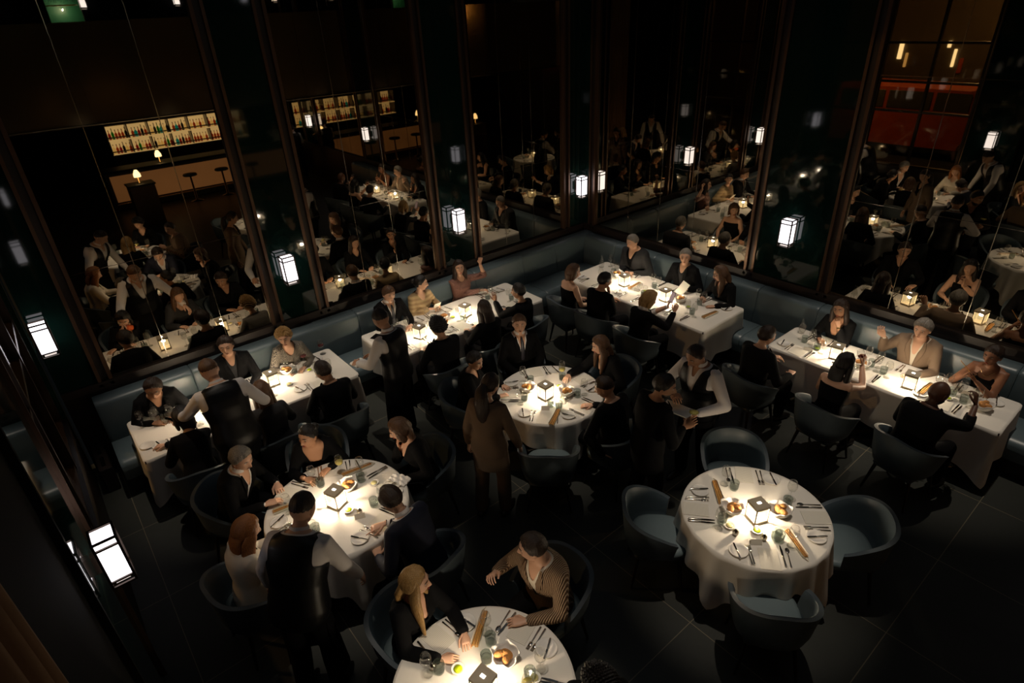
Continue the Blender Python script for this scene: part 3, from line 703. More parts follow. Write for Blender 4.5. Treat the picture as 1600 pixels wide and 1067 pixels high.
def chair_proto():
    r = thing('tub_chair', '', 'chair')      # guest faces +y, back at -y
    A = np.radians(np.linspace(-118, 118, 45)); n = len(A)
    def pt(a, k, z):
        c, s_ = -cos(a), sin(a); e = 2.6; d = (abs(s_)**e+abs(c)**e)**(-1/e)
        return V(s_*d*.305*k, c*d*.295*k-.02, z)
    def rim(a): t = min(1, abs(a)/radians(118)); return .835-.20*(t**1.7)
    out = []
    for a in A:
        h = rim(a); pr = [pt(a, .70, .37), pt(a, .86, .42), pt(a, .94, .52), pt(a, .985, (h+.52)/2), pt(a, 1.04, h-.01)]
        inn = [pt(a, .93, h-.01), pt(a, .86, (h+.52)/2), pt(a, .82, .50), pt(a, .80, .43), pt(a, .62, .38)]
        out.append((pr, inn))
    mo = MB(); mi_ = MB()
    sh = MB(); sh.rings([np.array(p+q) for p, q in out]); sh.build('shell', 'chair_out', r, angle=45)
    li = MB(); li.rings([np.array([q[0]+V(0, 0, .001)]+[pt(a, .918, rim(a)-.012)]+[V(*(t*V(.985, .985, 1))) for t in q[1:]]) for a, (p, q) in zip(A, out)], cap=False, closed=False)
    li.build('lining', 'chair_leather', r)
    R = [pt(a, .985, rim(a)) for a in A]; R = [R[0]-V(0, 0, .05)]+R+[R[-1]-V(0, 0, .05)]
    MB().tube(R, .019, 8, up=(0, 0, 1)).build('rim_piping', 'chair_rim', r)
    th = np.arange(36)*2*pi/36; q = []
    for k, z in ((.90, .385), (.98, .40), (1, .44), (.97, .462), (.85, .475), (.4, .482), (.01, .483)):
        e = 3.0; cc, ss = np.cos(th), np.sin(th); d = (np.abs(cc)**e+np.abs(ss)**e)**(-1/e)
        q.append(np.stack([cc*d*.245*k, ss*d*.245*k+.02, np.full(36, z)], 1))
    MB().rings(q).build('seat_cushion', 'seat_leather', r)
    MB().box((0, .0, .365), (.40, .42, .05), bev=.02).build('seat_base', 'chair_out', r, smooth=False)
    for x in (-1, 1):
        for y in (-1, 1): MB().tube([(x*.17, y*.17, .36), (x*.225, y*.22, .012)], [.020, .011], 8).build('leg', 'leg_wood', r)
    return r
CH = Proto(chair_proto())
def chair(x, y, face, label): return CH.put((x, y, 0), face-pi/2, label, 'slate blue tub chairs')
def round_table(cx_, cy_, r, label, crot, half):
    t = thing('round_table', label+' under its cloth', 'table', (cx_, cy_, 0), 0, 'round dining tables')
    MB().lathe([(.001, .71), (r-.01, .71), (r, .72), (r, .742), (.001, .742)], n=48).build('tabletop', 'wood_dark', t, angle=30)
    MB().lathe([(.30, 0), (.30, .02), (.05, .05), (.045, .71), (.001, .71)], n=24).build('pedestal', 'steel_dark', t)
    o = round_cloth(r, half, crot).build('tablecloth', 'linen', loc=(cx_, cy_, 0)); tag(o, 'white tablecloth draped over '+label, 'tablecloth', 'white tablecloths')
def rect_table(x0, x1, y0, y1, label, drop):
    cx_, cy_, lx, ly = (x0+x1)/2, (y0+y1)/2, x1-x0, y1-y0
    t = thing('dining_table', label+' under its cloth', 'table', (cx_, cy_, 0), 0, 'long dining tables')
    MB().box((0, 0, .727), (lx-.01, ly-.01, .03)).build('tabletop', 'wood_dark', t, smooth=False)
    for s_ in (-1, 1):
        px, py = (s_*lx*.3, 0) if lx > ly else (0, s_*ly*.3)
        MB().lathe([(.24, 0), (.24, .02), (.05, .05), (.045, .712), (.001, .712)], (px, py, 0), 20).build('pedestal', 'steel_dark', t)
    o = rect_cloth(lx, ly, drop).build('tablecloth', 'linen', loc=(cx_, cy_, 0)); tag(o, 'white tablecloth draped over '+label, 'tablecloth', 'white tablecloths')
# ------------------------------------------------ people
def sstep(x, a, b):
    t = np.clip((x-a)/(b-a), 0, 1); return t*t*(3-2*t)
def head_grid(nu=64, nv=52):
    th = np.linspace(.03, pi-.03, nv); ph = np.arange(nu)*2*pi/nu
    # more columns towards the face (+y)
    ph = ph-.35*np.sin(ph-pi/2)*-1*0+ .0
    T, P = np.meshgrid(th, ph, indexing='ij')
    return np.stack([np.sin(T)*np.cos(P), np.sin(T)*np.sin(P), np.cos(T)], -1)
HG = head_grid()
HG2 = head_grid(112, 84)
def head_surface(D, female=False):
    """D: unit directions (...,3) face +y. returns points, head centre at origin, chin about z=-.12"""
    x, y, z = D[..., 0], D[..., 1], D[..., 2]
    px, py, pz = .076*x, .096*y, .118*z
    lo = sstep(-z, 0.0, 1.0); fr = sstep(y, -.2, .6)
    px = px*(1-(.32 if female else .15)*lo*fr-.42*lo*(1-fr)); py = np.where(y < 0, py*(1-.50*lo), py*(1-.10*lo))
    px = px*(1.0 if female else 1.05)*(1+.05*np.exp(-((z-.45)/.35)**2))
    py = np.where(y > 0, py*(1-.10*sstep(z, .35, 1)), py*1.04)
    pz = np.where(z < -.6, pz-.004*fr, pz)
    f = sstep(y, .25, .6)
    g = lambda ax, s_: np.exp(-((px-ax)/s_)**2)
    h = lambda az, s_: np.exp(-((pz-az)/s_)**2)
    ns = .024 if female else .028
    prof = sstep(pz, -.046, -.036)*(1-sstep(pz, -.032, .022))
    d = ns*g(0, .0105)*prof+.007*(g(.011, .007)+g(-.011, .007))*h(-.034, .008)
    d += -.0105*(g(.031, .013)+g(-.031, .013))*h(.012, .011)
    d += .0055*(g(.028, .02)+g(-.028, .02))*h(.032, .008)*(.5 if female else 1)
    d += .005*(g(.045, .015)+g(-.045, .015))*h(-.02, .02)
    d += .0075*g(0, .021)*(h(-.056, .0045)+h(-.068, .0055))-.004*g(0, .022)*h(-.0615, .0028)
    d += .009*g(0, .02)*h(-.100, .014)-.004*g(0, .02)*h(-.083, .007)
    py = py+d*f
    return np.stack([px, py, pz], -1)
HS = {False: head_surface(HG, False), True: head_surface(HG, True)}
def grid_faces(nv, nu):
    fs = []
    for i in range(nv-1):
        for k in range(nu): q = (k+1) % nu; fs.append((i*nu+k, (i+1)*nu+k, (i+1)*nu+q, i*nu+q))
    fs.append(tuple(range(nu))); fs.append(tuple((nv-1)*nu+k for k in range(nu-1, -1, -1)))
    return fs
HF = grid_faces(HG.shape[0], HG.shape[1])
HS2 = {False: head_surface(HG2, False), True: head_surface(HG2, True)}; HF2 = grid_faces(HG2.shape[0], HG2.shape[1])
def rotm(yaw, pitch, roll=0):
    """columns = head x,y,z axes in body frame. yaw + turns left, pitch + looks down"""
    a, b, c = radians(yaw), radians(-pitch), radians(roll)
    Z = np.array([[cos(a), -sin(a), 0], [sin(a), cos(a), 0], [0, 0, 1]]); X = np.array([[1, 0, 0], [0, cos(b), -sin(b)], [0, sin(b), cos(b)]])
    Y = np.array([[cos(c), 0, sin(c)], [0, 1, 0], [-sin(c), 0, cos(c)]]); return Z@X@Y
HAIRDEF = dict(short=(.011, .60, .02, -.36, -.52, 0), full=(.018, .66, .02, -.40, -.55, 0), curly=(.030, .58, .0, -.38, -.5, .010), fade=(.012, .55, .30, .05, -.05, 0),
    bald=None, thin=(.006, .80, .02, -.25, -.5, 0), long=(.020, .66, .05, -.75, -.9, 0), bob=(.024, .62, .0, -.85, -.9, 0), up=(.014, .62, .05, -.38, -.55, 0))
def hair_mesh(style, H, c, female, seed, extra=None, length=.35, front=False):
    """H columns = head axes, c = head centre in body frame"""
    d = HAIRDEF[style]
    rr = random.Random(seed); m = MB()
    if d:
        th, zf, zs, zb, zbb, curl = d
        x = HG2[..., 0]; y = HG2[..., 1]; z = HG2[..., 2]; az = np.arctan2(x, y); ph = rr.random()*6
        line = np.interp(y, [-1, -.3, -.05, .25, .55, .8, 1], [zbb, zb, (zb+zs)/2, zs, .36, zf-.06, zf])
        line = line+.025*np.sin(az*17+ph)+.018*np.sin(az*41+2*ph)
        msk = sstep(z, line-.07, line+.13)
        P = HS2[female]; n = P/np.linalg.norm(P, axis=-1, keepdims=True)
        fl = az*9+3.5*z*np.sin(az+ph); top = sstep(z, .55, .9)
        lock = (1-top)*np.sin(fl*2.3)*np.sin(fl*.9+ph)+top*np.sin(x*60+9*y+ph)*.8
        bumps = 1+.10*lock+.16*np.sin(x*9+ph)*np.cos(y*8+ph)
        if curl: bumps = bumps+.5*np.sin(x*27+ph+4*z)*np.sin(y*24+z*21)
        fade = 1-.55*sstep(-z, -.35, .35)*(style in ('short', 'thin', 'fade', 'full'))
        part = .010*np.exp(-((x-.22)/.16)**2)*sstep(y, .0, .7)*sstep(z, .35, .7) if style in ('full', 'long', 'bob', 'short') else 0
        part = part-(.006*np.exp(-((x+.25)/.05)**2)*sstep(z, .6, .85) if style in ('full', 'long', 'bob') else 0)
        off = msk*(th*bumps*fade*(.45+.55*sstep(z-line, .05, .55))+part)-(1-msk)*.010
        Q = P+n*off[..., None]
        m.add((Q.reshape(-1, 3)@H.T)+c, HF2)
    def tube(pts, rad, fl, up=(1, 0, 0)):
        pts = [np.array(p) for p in pts]
        m.tube(pts, rad, 14, flat=fl, up=up)
    def hp(x, y, z): return H@V(x, y, z)+c
    dn = V(0, 0, -1); fw = V(0, 1, 0)
    if style in ('long', 'bob') or extra == 'long':
        L = length if style == 'long' else .13
        b0 = hp(0, -.045, .05); b1 = hp(0, -.072, -.04); b2 = b1+V(0, -.03, -.06); b3 = b2+V(0, -.012, -(L-.1)*.5); b4 = b2+V(0, .0, -(L-.1))
        tube([b0, b1, b2, b3, b4] if L > .15 else [b0, b1, b1+V(0, -.005, -.05)], [.068, .082, .085, .078, .045] if L > .15 else [.068, .085, .078], (.95, .42), up=(0, 1, 0))
        for sg in (-1, 1):
            s0 = hp(sg*.062, .015, .05); s1 = hp(sg*.082, .012, -.02); s2 = hp(sg*.082, .0, -.085); 
            if style == 'bob': tube([s0, s1, s2], [.024, .032, .026], (.7, 1.3), up=(0, 1, 0))
            else:
                s3 = s2+V(sg*.01, .02 if front else -.03, -.10); s4 = s3+V(-sg*.005, .03 if front else -.02, -(L-.2)*.9)
                tube([s0, s1, s2, s3, s4], [.026, .038, .044, .042, .014], (.7, 1.25), up=(0, 1, 0))
    if extra == 'pony':
        a = hp(0, -.095, .02); p = [a, a+V(0, -.06, -.03), a+V(0, -.085, -.14), a+V(.01, -.085, -.30), a+V(.03, -.075, -.50)]
        tube(p, [.030, .052, .066, .060, .018], (1.15, .8), up=(0, 1, 0))
    if extra == 'bun': m.ell(hp(0, -.115, .03), (.04, .035, .04))
    if extra == 'beard':
        P = HS[female]; z = HG[..., 2]; y = HG[..., 1]; x = np.abs(HG[..., 0])
        msk = sstep(-z, .38, .52)*sstep(y, -.1, .15)*(1-np.exp(-((P[..., 0])/.018)**2-((P[..., 2]+.062)/.009)**2))
        n = P/np.linalg.norm(P, axis=-1, keepdims=True)
        Q = P+n*(msk*.010-(1-msk)*.012)[..., None]; m.add((Q.reshape(-1, 3)@H.T)+c, HF)
    return m
def hand(m, w, d, nrm, side, curl=.35, s_=1.0, point=False):
    """w wrist, d direction of the hand, nrm palm-side normal; side +1 right, -1 left"""
    d = unit(d); nrm = unit(nrm-d*np.dot(nrm, d)); x = np.cross(d, -nrm)*1.0      # x: to the right when palm down
    th = -side   # thumb side along x
    L = .098*s_
    R = []; ang = np.arange(14)*2*pi/14
    for t, a, b in ((-.30, .026, .019), (-.12, .025, .017), (.12, .029, .015), (.5, .039, .015), (.85, .041, .013), (1.0, .037, .010)):
        cc = w+d*L*t; R.append(cc+s_*(np.outer(np.cos(ang), x)*a+np.outer(np.sin(ang), -nrm)*b))
    m.rings(R)
    for i, (o, l, sp) in enumerate(((.030, .072, .10), (.0105, .081, .03), (-.0095, .076, -.04), (-.0285, .060, -.12))):
        cu = curl*(1+.10*i); 
        if point and i > 0: cu = 1.0
        if point and i == 0: cu = .08
        p = w+d*L*.93+x*th*o*s_+(-nrm)*.001; dr = unit(d+x*th*sp); pts = [p-d*.015, p]; ra = [.0092*s_, .0094*s_]
        a = 0
        for seg, k in ((.45, .75), (.31, 1.0), (.24, .8)):
            a += cu*k*1.15; q = dr*cos(a)+nrm*sin(a); p = p+q*l*s_*seg; pts.append(p); ra.append(.0088*s_-.0009*len(pts)*s_)
        m.tube(pts, ra, 8)
    p = w+d*L*.22+x*th*.026*s_; a1 = unit(d*.75+x*th*.75+nrm*.25); a2 = unit(d+x*th*(.35-.5*curl)+nrm*(.2+.5*curl)); 
    m.tube([w+d*L*.05+x*th*.012*s_, p, p+a1*.034*s_, p+a1*.034*s_+a2*.030*s_, p+a1*.034*s_+a2*.054*s_], [.013*s_, .0135*s_, .0115*s_, .0098*s_, .0072*s_], 8)
def person(P):
    """P: dict. Body frame: origin on the floor under the hips, facing +y, x to the person's right"""
    fem = P.get('fem', False); k = P.get('k', .95 if fem else 1.0); a = radians(P['face']); rz = a-pi/2
    px, py = P['at']; root = thing('person', P['label'], 'person', (px, py, P.get('z0', 0)), rz)
    cr, sr = cos(-rz), sin(-rz)
    def loc(p): dx, dy = p[0]-px, p[1]-py; return V(dx*cr-dy*sr, dx*sr+dy*cr, p[2]-P.get('z0', 0))
    stand = P.get('stand', False); L = radians(P.get('lean', 8)); Sd = radians(P.get('side', 0)); tw = radians(P.get('twist', 0))
    hz = (.93*k if stand else .565)
    hip = V(0, 0, hz)
    u = unit(V(sin(Sd), sin(L), cos(L)*cos(Sd))); L2 = L*1.25+radians(2); u2 = unit(V(sin(Sd)*1.2, sin(L2), cos(L2)))
    rx = V(cos(tw), sin(tw), 0); 
    def frame(t):
        q = min(1, max(0, t/.45)); uu = unit(u*(1-q)+u2*q); r_ = unit(V(1, 0, 0)*(1-q)+rx*q); r_ = unit(r_-uu*np.dot(r_, uu)); return r_, np.cross(uu, r_), uu
    def sp(t): t *= k; return hip+u*min(t, .28)+(u2*(t-.28) if t > .28 else 0)
    TR = [(-.13, .105, .085), (-.07, .160, .115), (0, .172, .120), (.08, .160, .112), (.18, .148, .105), (.28, .164, .118), (.36, .176, .122), (.43, .182, .108), (.475, .160, .085), (.505, .085, .062), (.53, .055, .055)]
    if fem: TR = [(-.13, .11, .09), (-.07, .168, .122), (0, .176, .122), (.08, .150, .108), (.17, .124, .092), (.26, .140, .104), (.34, .152, .128), (.41, .156, .105), (.465, .142, .076), (.50, .070, .052), (.53, .046, .046)]
    bw = P.get('bulk', 1.0)
    def torso(m, inf=0.0, tmin=-1, tmax=9, puff=0.0, n=28):
        ang = np.arange(n)*2*pi/n; R = []
        ee = 2.35; ca, sa = np.cos(ang), np.sin(ang); dd = (np.abs(ca)**ee+np.abs(sa)**ee)**(-1/ee)
        for t, wx, wy in TR:
            if t < tmin or t > tmax: continue
            r_, f_, _ = frame(t); b_ = bw*k; off = .012 if (fem and .3 < t < .38) else 0
            R.append(sp(t)+f_*(off+(.0 if t < .4 else -.008))+np.outer(ca*dd*(wx*b_+inf+puff), r_)+np.outer(sa*dd*(wy*b_+inf+puff), f_))
        m.rings(R)
    rS, fS, uS = frame(.45); shw = (.168 if not fem else .143)*k*(.5+.5*bw)
    sh = {s_: sp(.435)+rS*s_*shw for s_ in (1, -1)}
    ua, fa = .285*k, .255*k
    arms = {}
    for s_, key in ((1, 'R'), (-1, 'L')):
        tgt = P.get(key)
        if tgt is None: tgt = 'table'
        hv = None
        if isinstance(tgt, str):
            loc_t = {'table': V(s_*.13, .40, .78), 'wide': V(s_*.26, .40, .785), 'lap': V(s_*.12, .24, .70), 'hang': sp(.43)+V(s_*.26, .03, -.53*k), 'chin': None, 'behind': V(s_*.06, -.16, hz+.08)}[tgt]
            if tgt == 'lap': loc_t = V(s_*.14, .28, .66)
        else: loc_t = loc(tgt)
        arms[s_] = [loc_t, tgt]
    # head
    ny, npch, nr = P.get('head', (0, 10, 0)); H = rotm(ny, npch, nr)
    nb = sp(.505); nt = nb+unit(u2+V(0, .25, 0)+.3*H[:, 2])*(.062 if not fem else .068)*k; hc = nt+H[:, 2]*.085+H[:, 1]*.018
    hs_ = (.97 if fem else 1.02)
    for s_ in (1, -1):
        if arms[s_][0] is None: arms[s_][0] = hc+H@V(s_*.045, .10, -.205)
    for s_ in (1, -1):
        t = arms[s_][0]; S0 = sh[s_]; v = t-S0; D = np.linalg.norm(v); mx = (ua+fa)*.985
        if D > mx: v = v*mx/D; D = mx; t = S0+v
        if D < .16: D = .16
        e = (ua*ua-fa*fa+D*D)/(2*D); hh = sqrt(max(0, ua*ua-e*e)); dv = unit(v)
        pole = V(s_*P.get('elbow', .55), -.25, -.8); 
        if isinstance(arms[s_][1], str) and arms[s_][1] in ('hang', 'behind'): pole = V(s_*.4, -1, 0)
        pole = unit(pole-dv*np.dot(pole, dv)); arms[s_] += [S0+dv*e+pole*hh, t]
    # legs
    legs = {}
    for s_ in (1, -1):
        h0 = hip+V(s_*.092*k, 0, -.02)
        if stand:
            st = P.get('stance', .03)*s_; kn = V(s_*.105, .03+st, .50*k); an = V(s_*.115, -.02+st*1.5, .085); legs[s_] = (h0, kn, an, V(s_*.125, .13+st*1.5, .05))
        else:
            kn = V(s_*(.10 if fem else .15), .43*k, .53); an = V(s_*(.09 if fem else .14), .40*k, .09)
            if P.get('tuck'): an = an-V(0, .22, 0)
            legs[s_] = (h0, kn, an, an+V(s_*.01, .14, -.045))
    def put_legs(m, inf=0.0, fr=1.0, flare=0.0):
        for s_ in (1, -1):
            a_, b_, c_, _ = legs[s_]; c2 = b_+(c_-b_)*fr
            m.tube([a_, a_*.5+b_*.5, b_], [.088*k+inf, .078*k+inf, .058*k+inf+flare*.3], 14); m.tube([b_, b_*.55+c2*.45, c2], [.058*k+inf+flare*.3, .052*k+inf+flare*.6, .036*k+inf+flare], 14)
    def put_arms(m, inf=0.0, fr=1.0, s_list=(1, -1), upper_only=False, cap=0.0):
        for s_ in s_list:
            S0 = sh[s_]; E, W = arms[s_][2], arms[s_][3]; W2 = E+(W-E)*fr
            m.tube([S0-rS*s_*.035, S0+rS*s_*.004, S0*.62+E*.38, E], [(.050+cap)*k+inf, .054*k+inf, .046*k+inf, .038*k+inf], 14)
            if not upper_only: m.tube([E, E*.65+W2*.35, W2], [.038*k+inf, .038*k+inf, .026*k+inf], 14)
    sk = P['skin']
    bm = MB(); torso(bm); put_arms(bm); put_legs(bm); bm.tube([nb-u2*.03, nb+u2*.02, nt, nt+H[:, 2]*.05], [.052*k if not fem else .045*k]*2+[.050 if not fem else .042]*2, 14)
    me = voxel(bm.mesh('body_rough'), .0115, 3, .5)
    vs = np.empty(len(me.vertices)*3); me.vertices.foreach_get('co', vs); fs = [tuple(p.vertices) for p in me.polygons]
    bpy.data.meshes.remove(me)
    body = MB(); body.add(vs.reshape(-1, 3), fs)
    body.add((HS[fem].reshape(-1, 3)*hs_)@H.T+hc, HF)
    for s_ in (1, -1):
        A_ = np.array([H[:, 0], H[:, 1], H[:, 2]]); body.ell(hc+H@V(s_*.075*hs_, -.008, -.005), (.012, .020, .032), 10, 8, A=A_)
    hsz = (.9 if fem else 1.0)*k
    for s_, key in ((1, 'R'), (-1, 'L')):
        t, kind, E, W = arms[s_]; fd = unit(W-E); hd = P.get('hd'+key); nr_ = P.get('hn'+key); cu = P.get('curl'+key, .35)
        near_table = not stand and W[2] < .86
        if hd is not None: hd = loc(V(px, py, 0)+V(*hd))-V(0, 0, -P.get('z0', 0)); fd = unit(hd)
        elif near_table: fd = unit(V(fd[0]-s_*.35, fd[1], -.06))
        if nr_ is not None: nrm = V(*nr_)
        elif kind == 'chin': fd = unit(V(-s_*.3, .15, 1)); nrm = V(-s_*.5, -1, 0); cu = .6
        elif kind == 'hang': nrm = V(-s_, 0, 0)
        elif near_table: nrm = V(0, 0, -1)
        else: nrm = V(-s_*.6, .1, -.8)
        hand(body, W+fd*.02, fd, nrm, s_, cu, hsz, point=P.get('point') == key)
        P['hand'+key] = (W, fd)
    bo = body.build('body', sk, root)
    # clothes
    Tm = {'uS': uS}
    def layer(name, mat, mb, vox=.0135, cut=None, smooth=4):
        me = voxel(mb.mesh(name), vox, smooth, .5)
        if cut is not None:
            co = np.empty(len(me.vertices)*3); me.vertices.foreach_get('co', co); co = co.reshape(-1, 3)
            dv = co-sp(.45); X = dv@rS; Y = dv@fS; Z = dv@uS
            kill = cut(X/k, Y/k, Z/k, co)
            import bmesh
            b = bmesh.new(); b.from_mesh(me); b.verts.ensure_lookup_table()
            bmesh.ops.delete(b, geom=[v for v, q in zip(b.verts, kill) if q], context='VERTS'); 
            bv = {}
            for e in b.edges:
                if e.is_boundary:
                    for v, q in ((e.verts[0], e.verts[1]), (e.verts[1], e.verts[0])): bv.setdefault(v, []).append(q)
            for _ in range(10):
                nw = {v: (v.co*.4+sum((q.co for q in qs), Vector())*(.6/len(qs))) for v, qs in bv.items() if len(qs) == 2}
                for v, p in nw.items(): v.co = p
            b.to_mesh(me); b.free()
        me.materials.clear(); me.materials.append(M[mat])
        return link(name, me, root)
    def vneck(depth, width, top=.055):
        return lambda X, Y, Z, co: ((Y > .0) & (Z > -depth) & (Z < .2) & (np.abs(X) < width*np.minimum(1, (Z+depth)/(depth+top))))|(Z > .066)
    o = P['wear']; top = o['top']; mat = o['mat']
    if top in ('jacket', 'shirt', 'sweater', 'dress_sleeved'):
        if top == 'jacket':
            um = o.get('under', 'shirt_white')
            if um:
                m = MB(); torso(m, .007, -.05); put_arms(m, .006, .985); layer('shirt', um, m, .013, vneck(o.get('open', .06), .05, .06))
            m = MB(); torso(m, .020, -.12 if not stand else -.30); put_arms(m, .017, .93, cap=.006)
            if stand:
                r_, f_, _ = frame(0); q = []
                for dz, s1 in ((-.26, 1.06), (-.1, 1.05), (.05, .98)): q.append(hip+V(0, 0, dz)+np.stack([.178*s1*k*np.cos(np.arange(24)*pi/12), .128*s1*k*np.sin(np.arange(24)*pi/12), np.zeros(24)], 1))
                m.rings(q)
            JK = layer('jacket', mat, m, .014, vneck(o.get('v', .26), .078, .05))
            if o.get('tie'):
                tt = MB(); pts = []
                for z in (.035, .0, -.12, -.26):
                    t = .45+z; r_, f_, _ = frame(t); wy = np.interp(t, [q[0] for q in TR], [q[2] for q in TR])*bw*k; pts.append(sp(t)+f_*(wy+.013))
                tt.tube(pts, [.013, .017, .022, .030], 8, flat=(1, .3), up=(1, 0, 0)) if False else tt.tube(pts, [.012, .018, .024, .030], 8, flat=(.3, 1.0), up=(1, 0, 0)); tt.build('tie', o['tie'], JK)
            if o.get('lapel', True):
                la = MB()
                for s_ in (1, -1):
                    pts = []; ra = []
                    for z, xx, wd in ((.055, .075, .012), (.0, .082, .024), (-.07, .066, .030), (-.15, .045, .022), (-o.get('v', .26)+.02, .016, .008)):
                        t = .45+z; r_, f_, _ = frame(t); wy = np.interp(t, [q[0] for q in TR], [q[2] for q in TR])*bw*k; pts.append(sp(t)+f_*(wy+.017-.004)+r_*s_*xx*k); ra.append(wd)
                    la.tube(pts, ra, 8, flat=(.28, 1.0), up=(1, 0, 0))
                la.build('lapels', mat, JK)
        else:
            m = MB(); torso(m, .012 if top != 'sweater' else .02, -.12); put_arms(m, .011 if top != 'sweater' else .018, o.get('sleeve', .95))
            if stand and top == 'shirt': pass
            layer('dress' if 'dress' in top else top, mat, m, .0135, vneck(o.get('v', .05), o.get('vw', .06), o.get('vt', .045)))
    if top == 'waiter':
        m = MB(); torso(m, .010, -.10); put_arms(m, .016, .96, cap=.004); layer('shirt', 'shirt_white', m, .013, vneck(.04, .03, .055))
        m = MB(); torso(m, .024, -.16 if stand else -.1)
        layer('waistcoat', 'satin_black', m, .013, lambda X, Y, Z, co: ((Y > .0) & (Z > -.20) & (np.abs(X) < .070*(Z+.20)/.24))|((Z > -.13) & (np.abs(X) > .158))|(Z > .060))
        m = MB(); torso(m, .016, -.18, .03); layer('shirt_tail', 'shirt_white', m, .013, lambda X, Y, Z, co: (Z > -.42)|(Z < -.55))
    if top == 'strap':      # sleeveless dress or top
        m = MB(); torso(m, .008, -.12, .44); 
        zt = o.get('zt', -.02)
        layer('dress', mat, m, .0125, lambda X, Y, Z, co: (Z > zt)&~((np.abs(np.abs(X)-.085) < .014) & (Z < .05)))
    # collar of the shirt
    if top in ('waiter',) or (top == 'jacket' and o.get('under') == 'shirt_white') or o.get('collar'):
        c = MB(); R = []; ang = np.radians(np.linspace(-70, 250, 24))
        for q in ang:
            bb = nb+u2*.012+np.cos(q)*rS*.056*k-np.sin(q)*fS*.056*k*1.0
            b2 = nb+u2*.045+np.cos(q)*rS*.053*k-np.sin(q)*fS*.053*k; b3 = b2+(np.cos(q)*rS-np.sin(q)*fS)*.006; b4 = bb+(np.cos(q)*rS-np.sin(q)*fS)*.014
            R.append(np.array([bb, b2, b3, b4]))
        R = R if False else R; c.rings(R); c.build('collar', o.get('collar', 'shirt_white'), root, smooth=False)
    # legs
    lm = o.get('legs', 'cloth_black'); m = MB(); put_legs(m, .012, .97, .018 if stand else .012); torso(m, .014, -.20, .05)
    layer('trousers' if not o.get('skirt') else 'tights', lm, m, .015, None, 3)
    for s_ in (1, -1):
        a_, b_, c_, d_ = legs[s_]; dd = unit(V(d_[0]-c_[0], d_[1]-c_[1], 0)); c0 = V(c_[0], c_[1], 0)
        mm = MB(); mm.tube([c0-dd*.045+V(0, 0, .038), c0+dd*.05+V(0, 0, .040), c0+dd*.14+V(0, 0, .030), c0+dd*.19+V(0, 0, .022)], [.036, .040, .038, .020], 12, flat=(1.0, .95), up=(0, 0, 1))
        mm.build('shoe', 'leather_shoe', root)
    # hair and face
    st = P.get('hair', 'short'); hm = hair_mesh(st, H*hs_, hc, fem, hash(P['label']) % 97 if False else len(P['label']), P.get('extra'), P.get('hl', .35), P.get('hfront', False))
    if hm.v: hm.build('hair', P.get('hc', 'hair_dark'), root)
    if P.get('facev', True):
        for s_ in (1, -1):
            e = MB(); cc = hc+(H*hs_)@V(s_*.030, .0755, .011); A_ = np.array([H[:, 0], H[:, 1], H[:, 2]])
            e.ell(cc, (.0125, .0105, .0068), 12, 8, A=A_); e.cur = 1; e.ell(cc+H@V(0, .0065, -.001), (.0048, .0050, .0048), 10, 6, A=A_)
            e.build('eye', ['eye_white', 'iris'], root)
        b = MB()
        for s_ in (1, -1): b.tube([hc+(H*hs_)@V(s_*x, y, z) for x, y, z in ((.014, .0925, .029), (.030, .0905, .034), (.046, .079, .029))], [.0035, .0042, .0022], 7)
        b.build('eyebrows', P.get('hc', 'hair_dark') if P.get('hc') != 'hair_blonde' else 'hair_brown', root)
        l = MB(); sc = 1.0 if fem else .8
        l.tube([hc+(H*hs_)@V(x, y, z) for x, y, z in ((-.020*sc, .0835, -.0615), (-.008, .0915, -.0585), (0, .0925, -.0595), (.008, .0915, -.0585), (.020*sc, .0835, -.0615))], [.002, .0042*sc, .0042*sc, .0042*sc, .002], 7)
        l.tube([hc+(H*hs_)@V(x, y, z) for x, y, z in ((-.018*sc, .0835, -.063), (0, .0915, -.0675), (.018*sc, .0835, -.063))], [.002, .0048*sc, .002], 7)
        l.build('lips', 'lip' if fem else 'lip_pale', root)
        if P.get('glasses'):
            g = MB(); q = H*hs_
            for s_ in (1, -1):
                for i in range(12):
                    a0, a1 = 2*pi*i/12, 2*pi*(i+1)/12
                    g.tube([hc+q@V(s_*.031+.021*cos(a0), .098, .008+.017*sin(a0)), hc+q@V(s_*.031+.021*cos(a1), .098, .008+.017*sin(a1))], .0016, 5, ends=False)
                g.tube([hc+q@V(s_*.052, .096, .010), hc+q@V(s_*.078, .0, .008)], .0016, 5)
            g.tube([hc+q@V(-.010, .099, .012), hc+q@V(.010, .099, .012)], .0016, 5); g.build('glasses', 'lamp_frame', root)
    if P.get('necklace'):
        nk = MB()
        pts = []
        for q in np.linspace(-1, 1, 15):
            t = .47-.05*(1-q*q); r_, f_, _ = frame(t); wy = np.interp(t, [z[0] for z in TR], [z[2] for z in TR])*bw*k; pts.append(sp(t)+r_*q*.062+f_*(wy*(1-.25*q*q)+.006))
        nk.tube(pts, .0022, 6); nk.build('necklace', 'gold', root)
    if P.get('cuffs'):
        for s_ in (1, -1):
            E, W = arms[s_][2], arms[s_][3]; d_ = unit(W-E); MB().tube([W-d_*.030, W-d_*.004], [.031*k, .030*k], 14, ends=False).build('cuff', 'shirt_white', root)
    if P.get('watch'):
        s_ = 1 if P['watch'] == 'R' else -1; E, W = arms[s_][2], arms[s_][3]; d_ = unit(W-E); MB().tube([W-d_*.012, W+d_*.004], [.029*k, .029*k], 12, ends=False).build('watch', P.get('watchm', 'gold'), root)
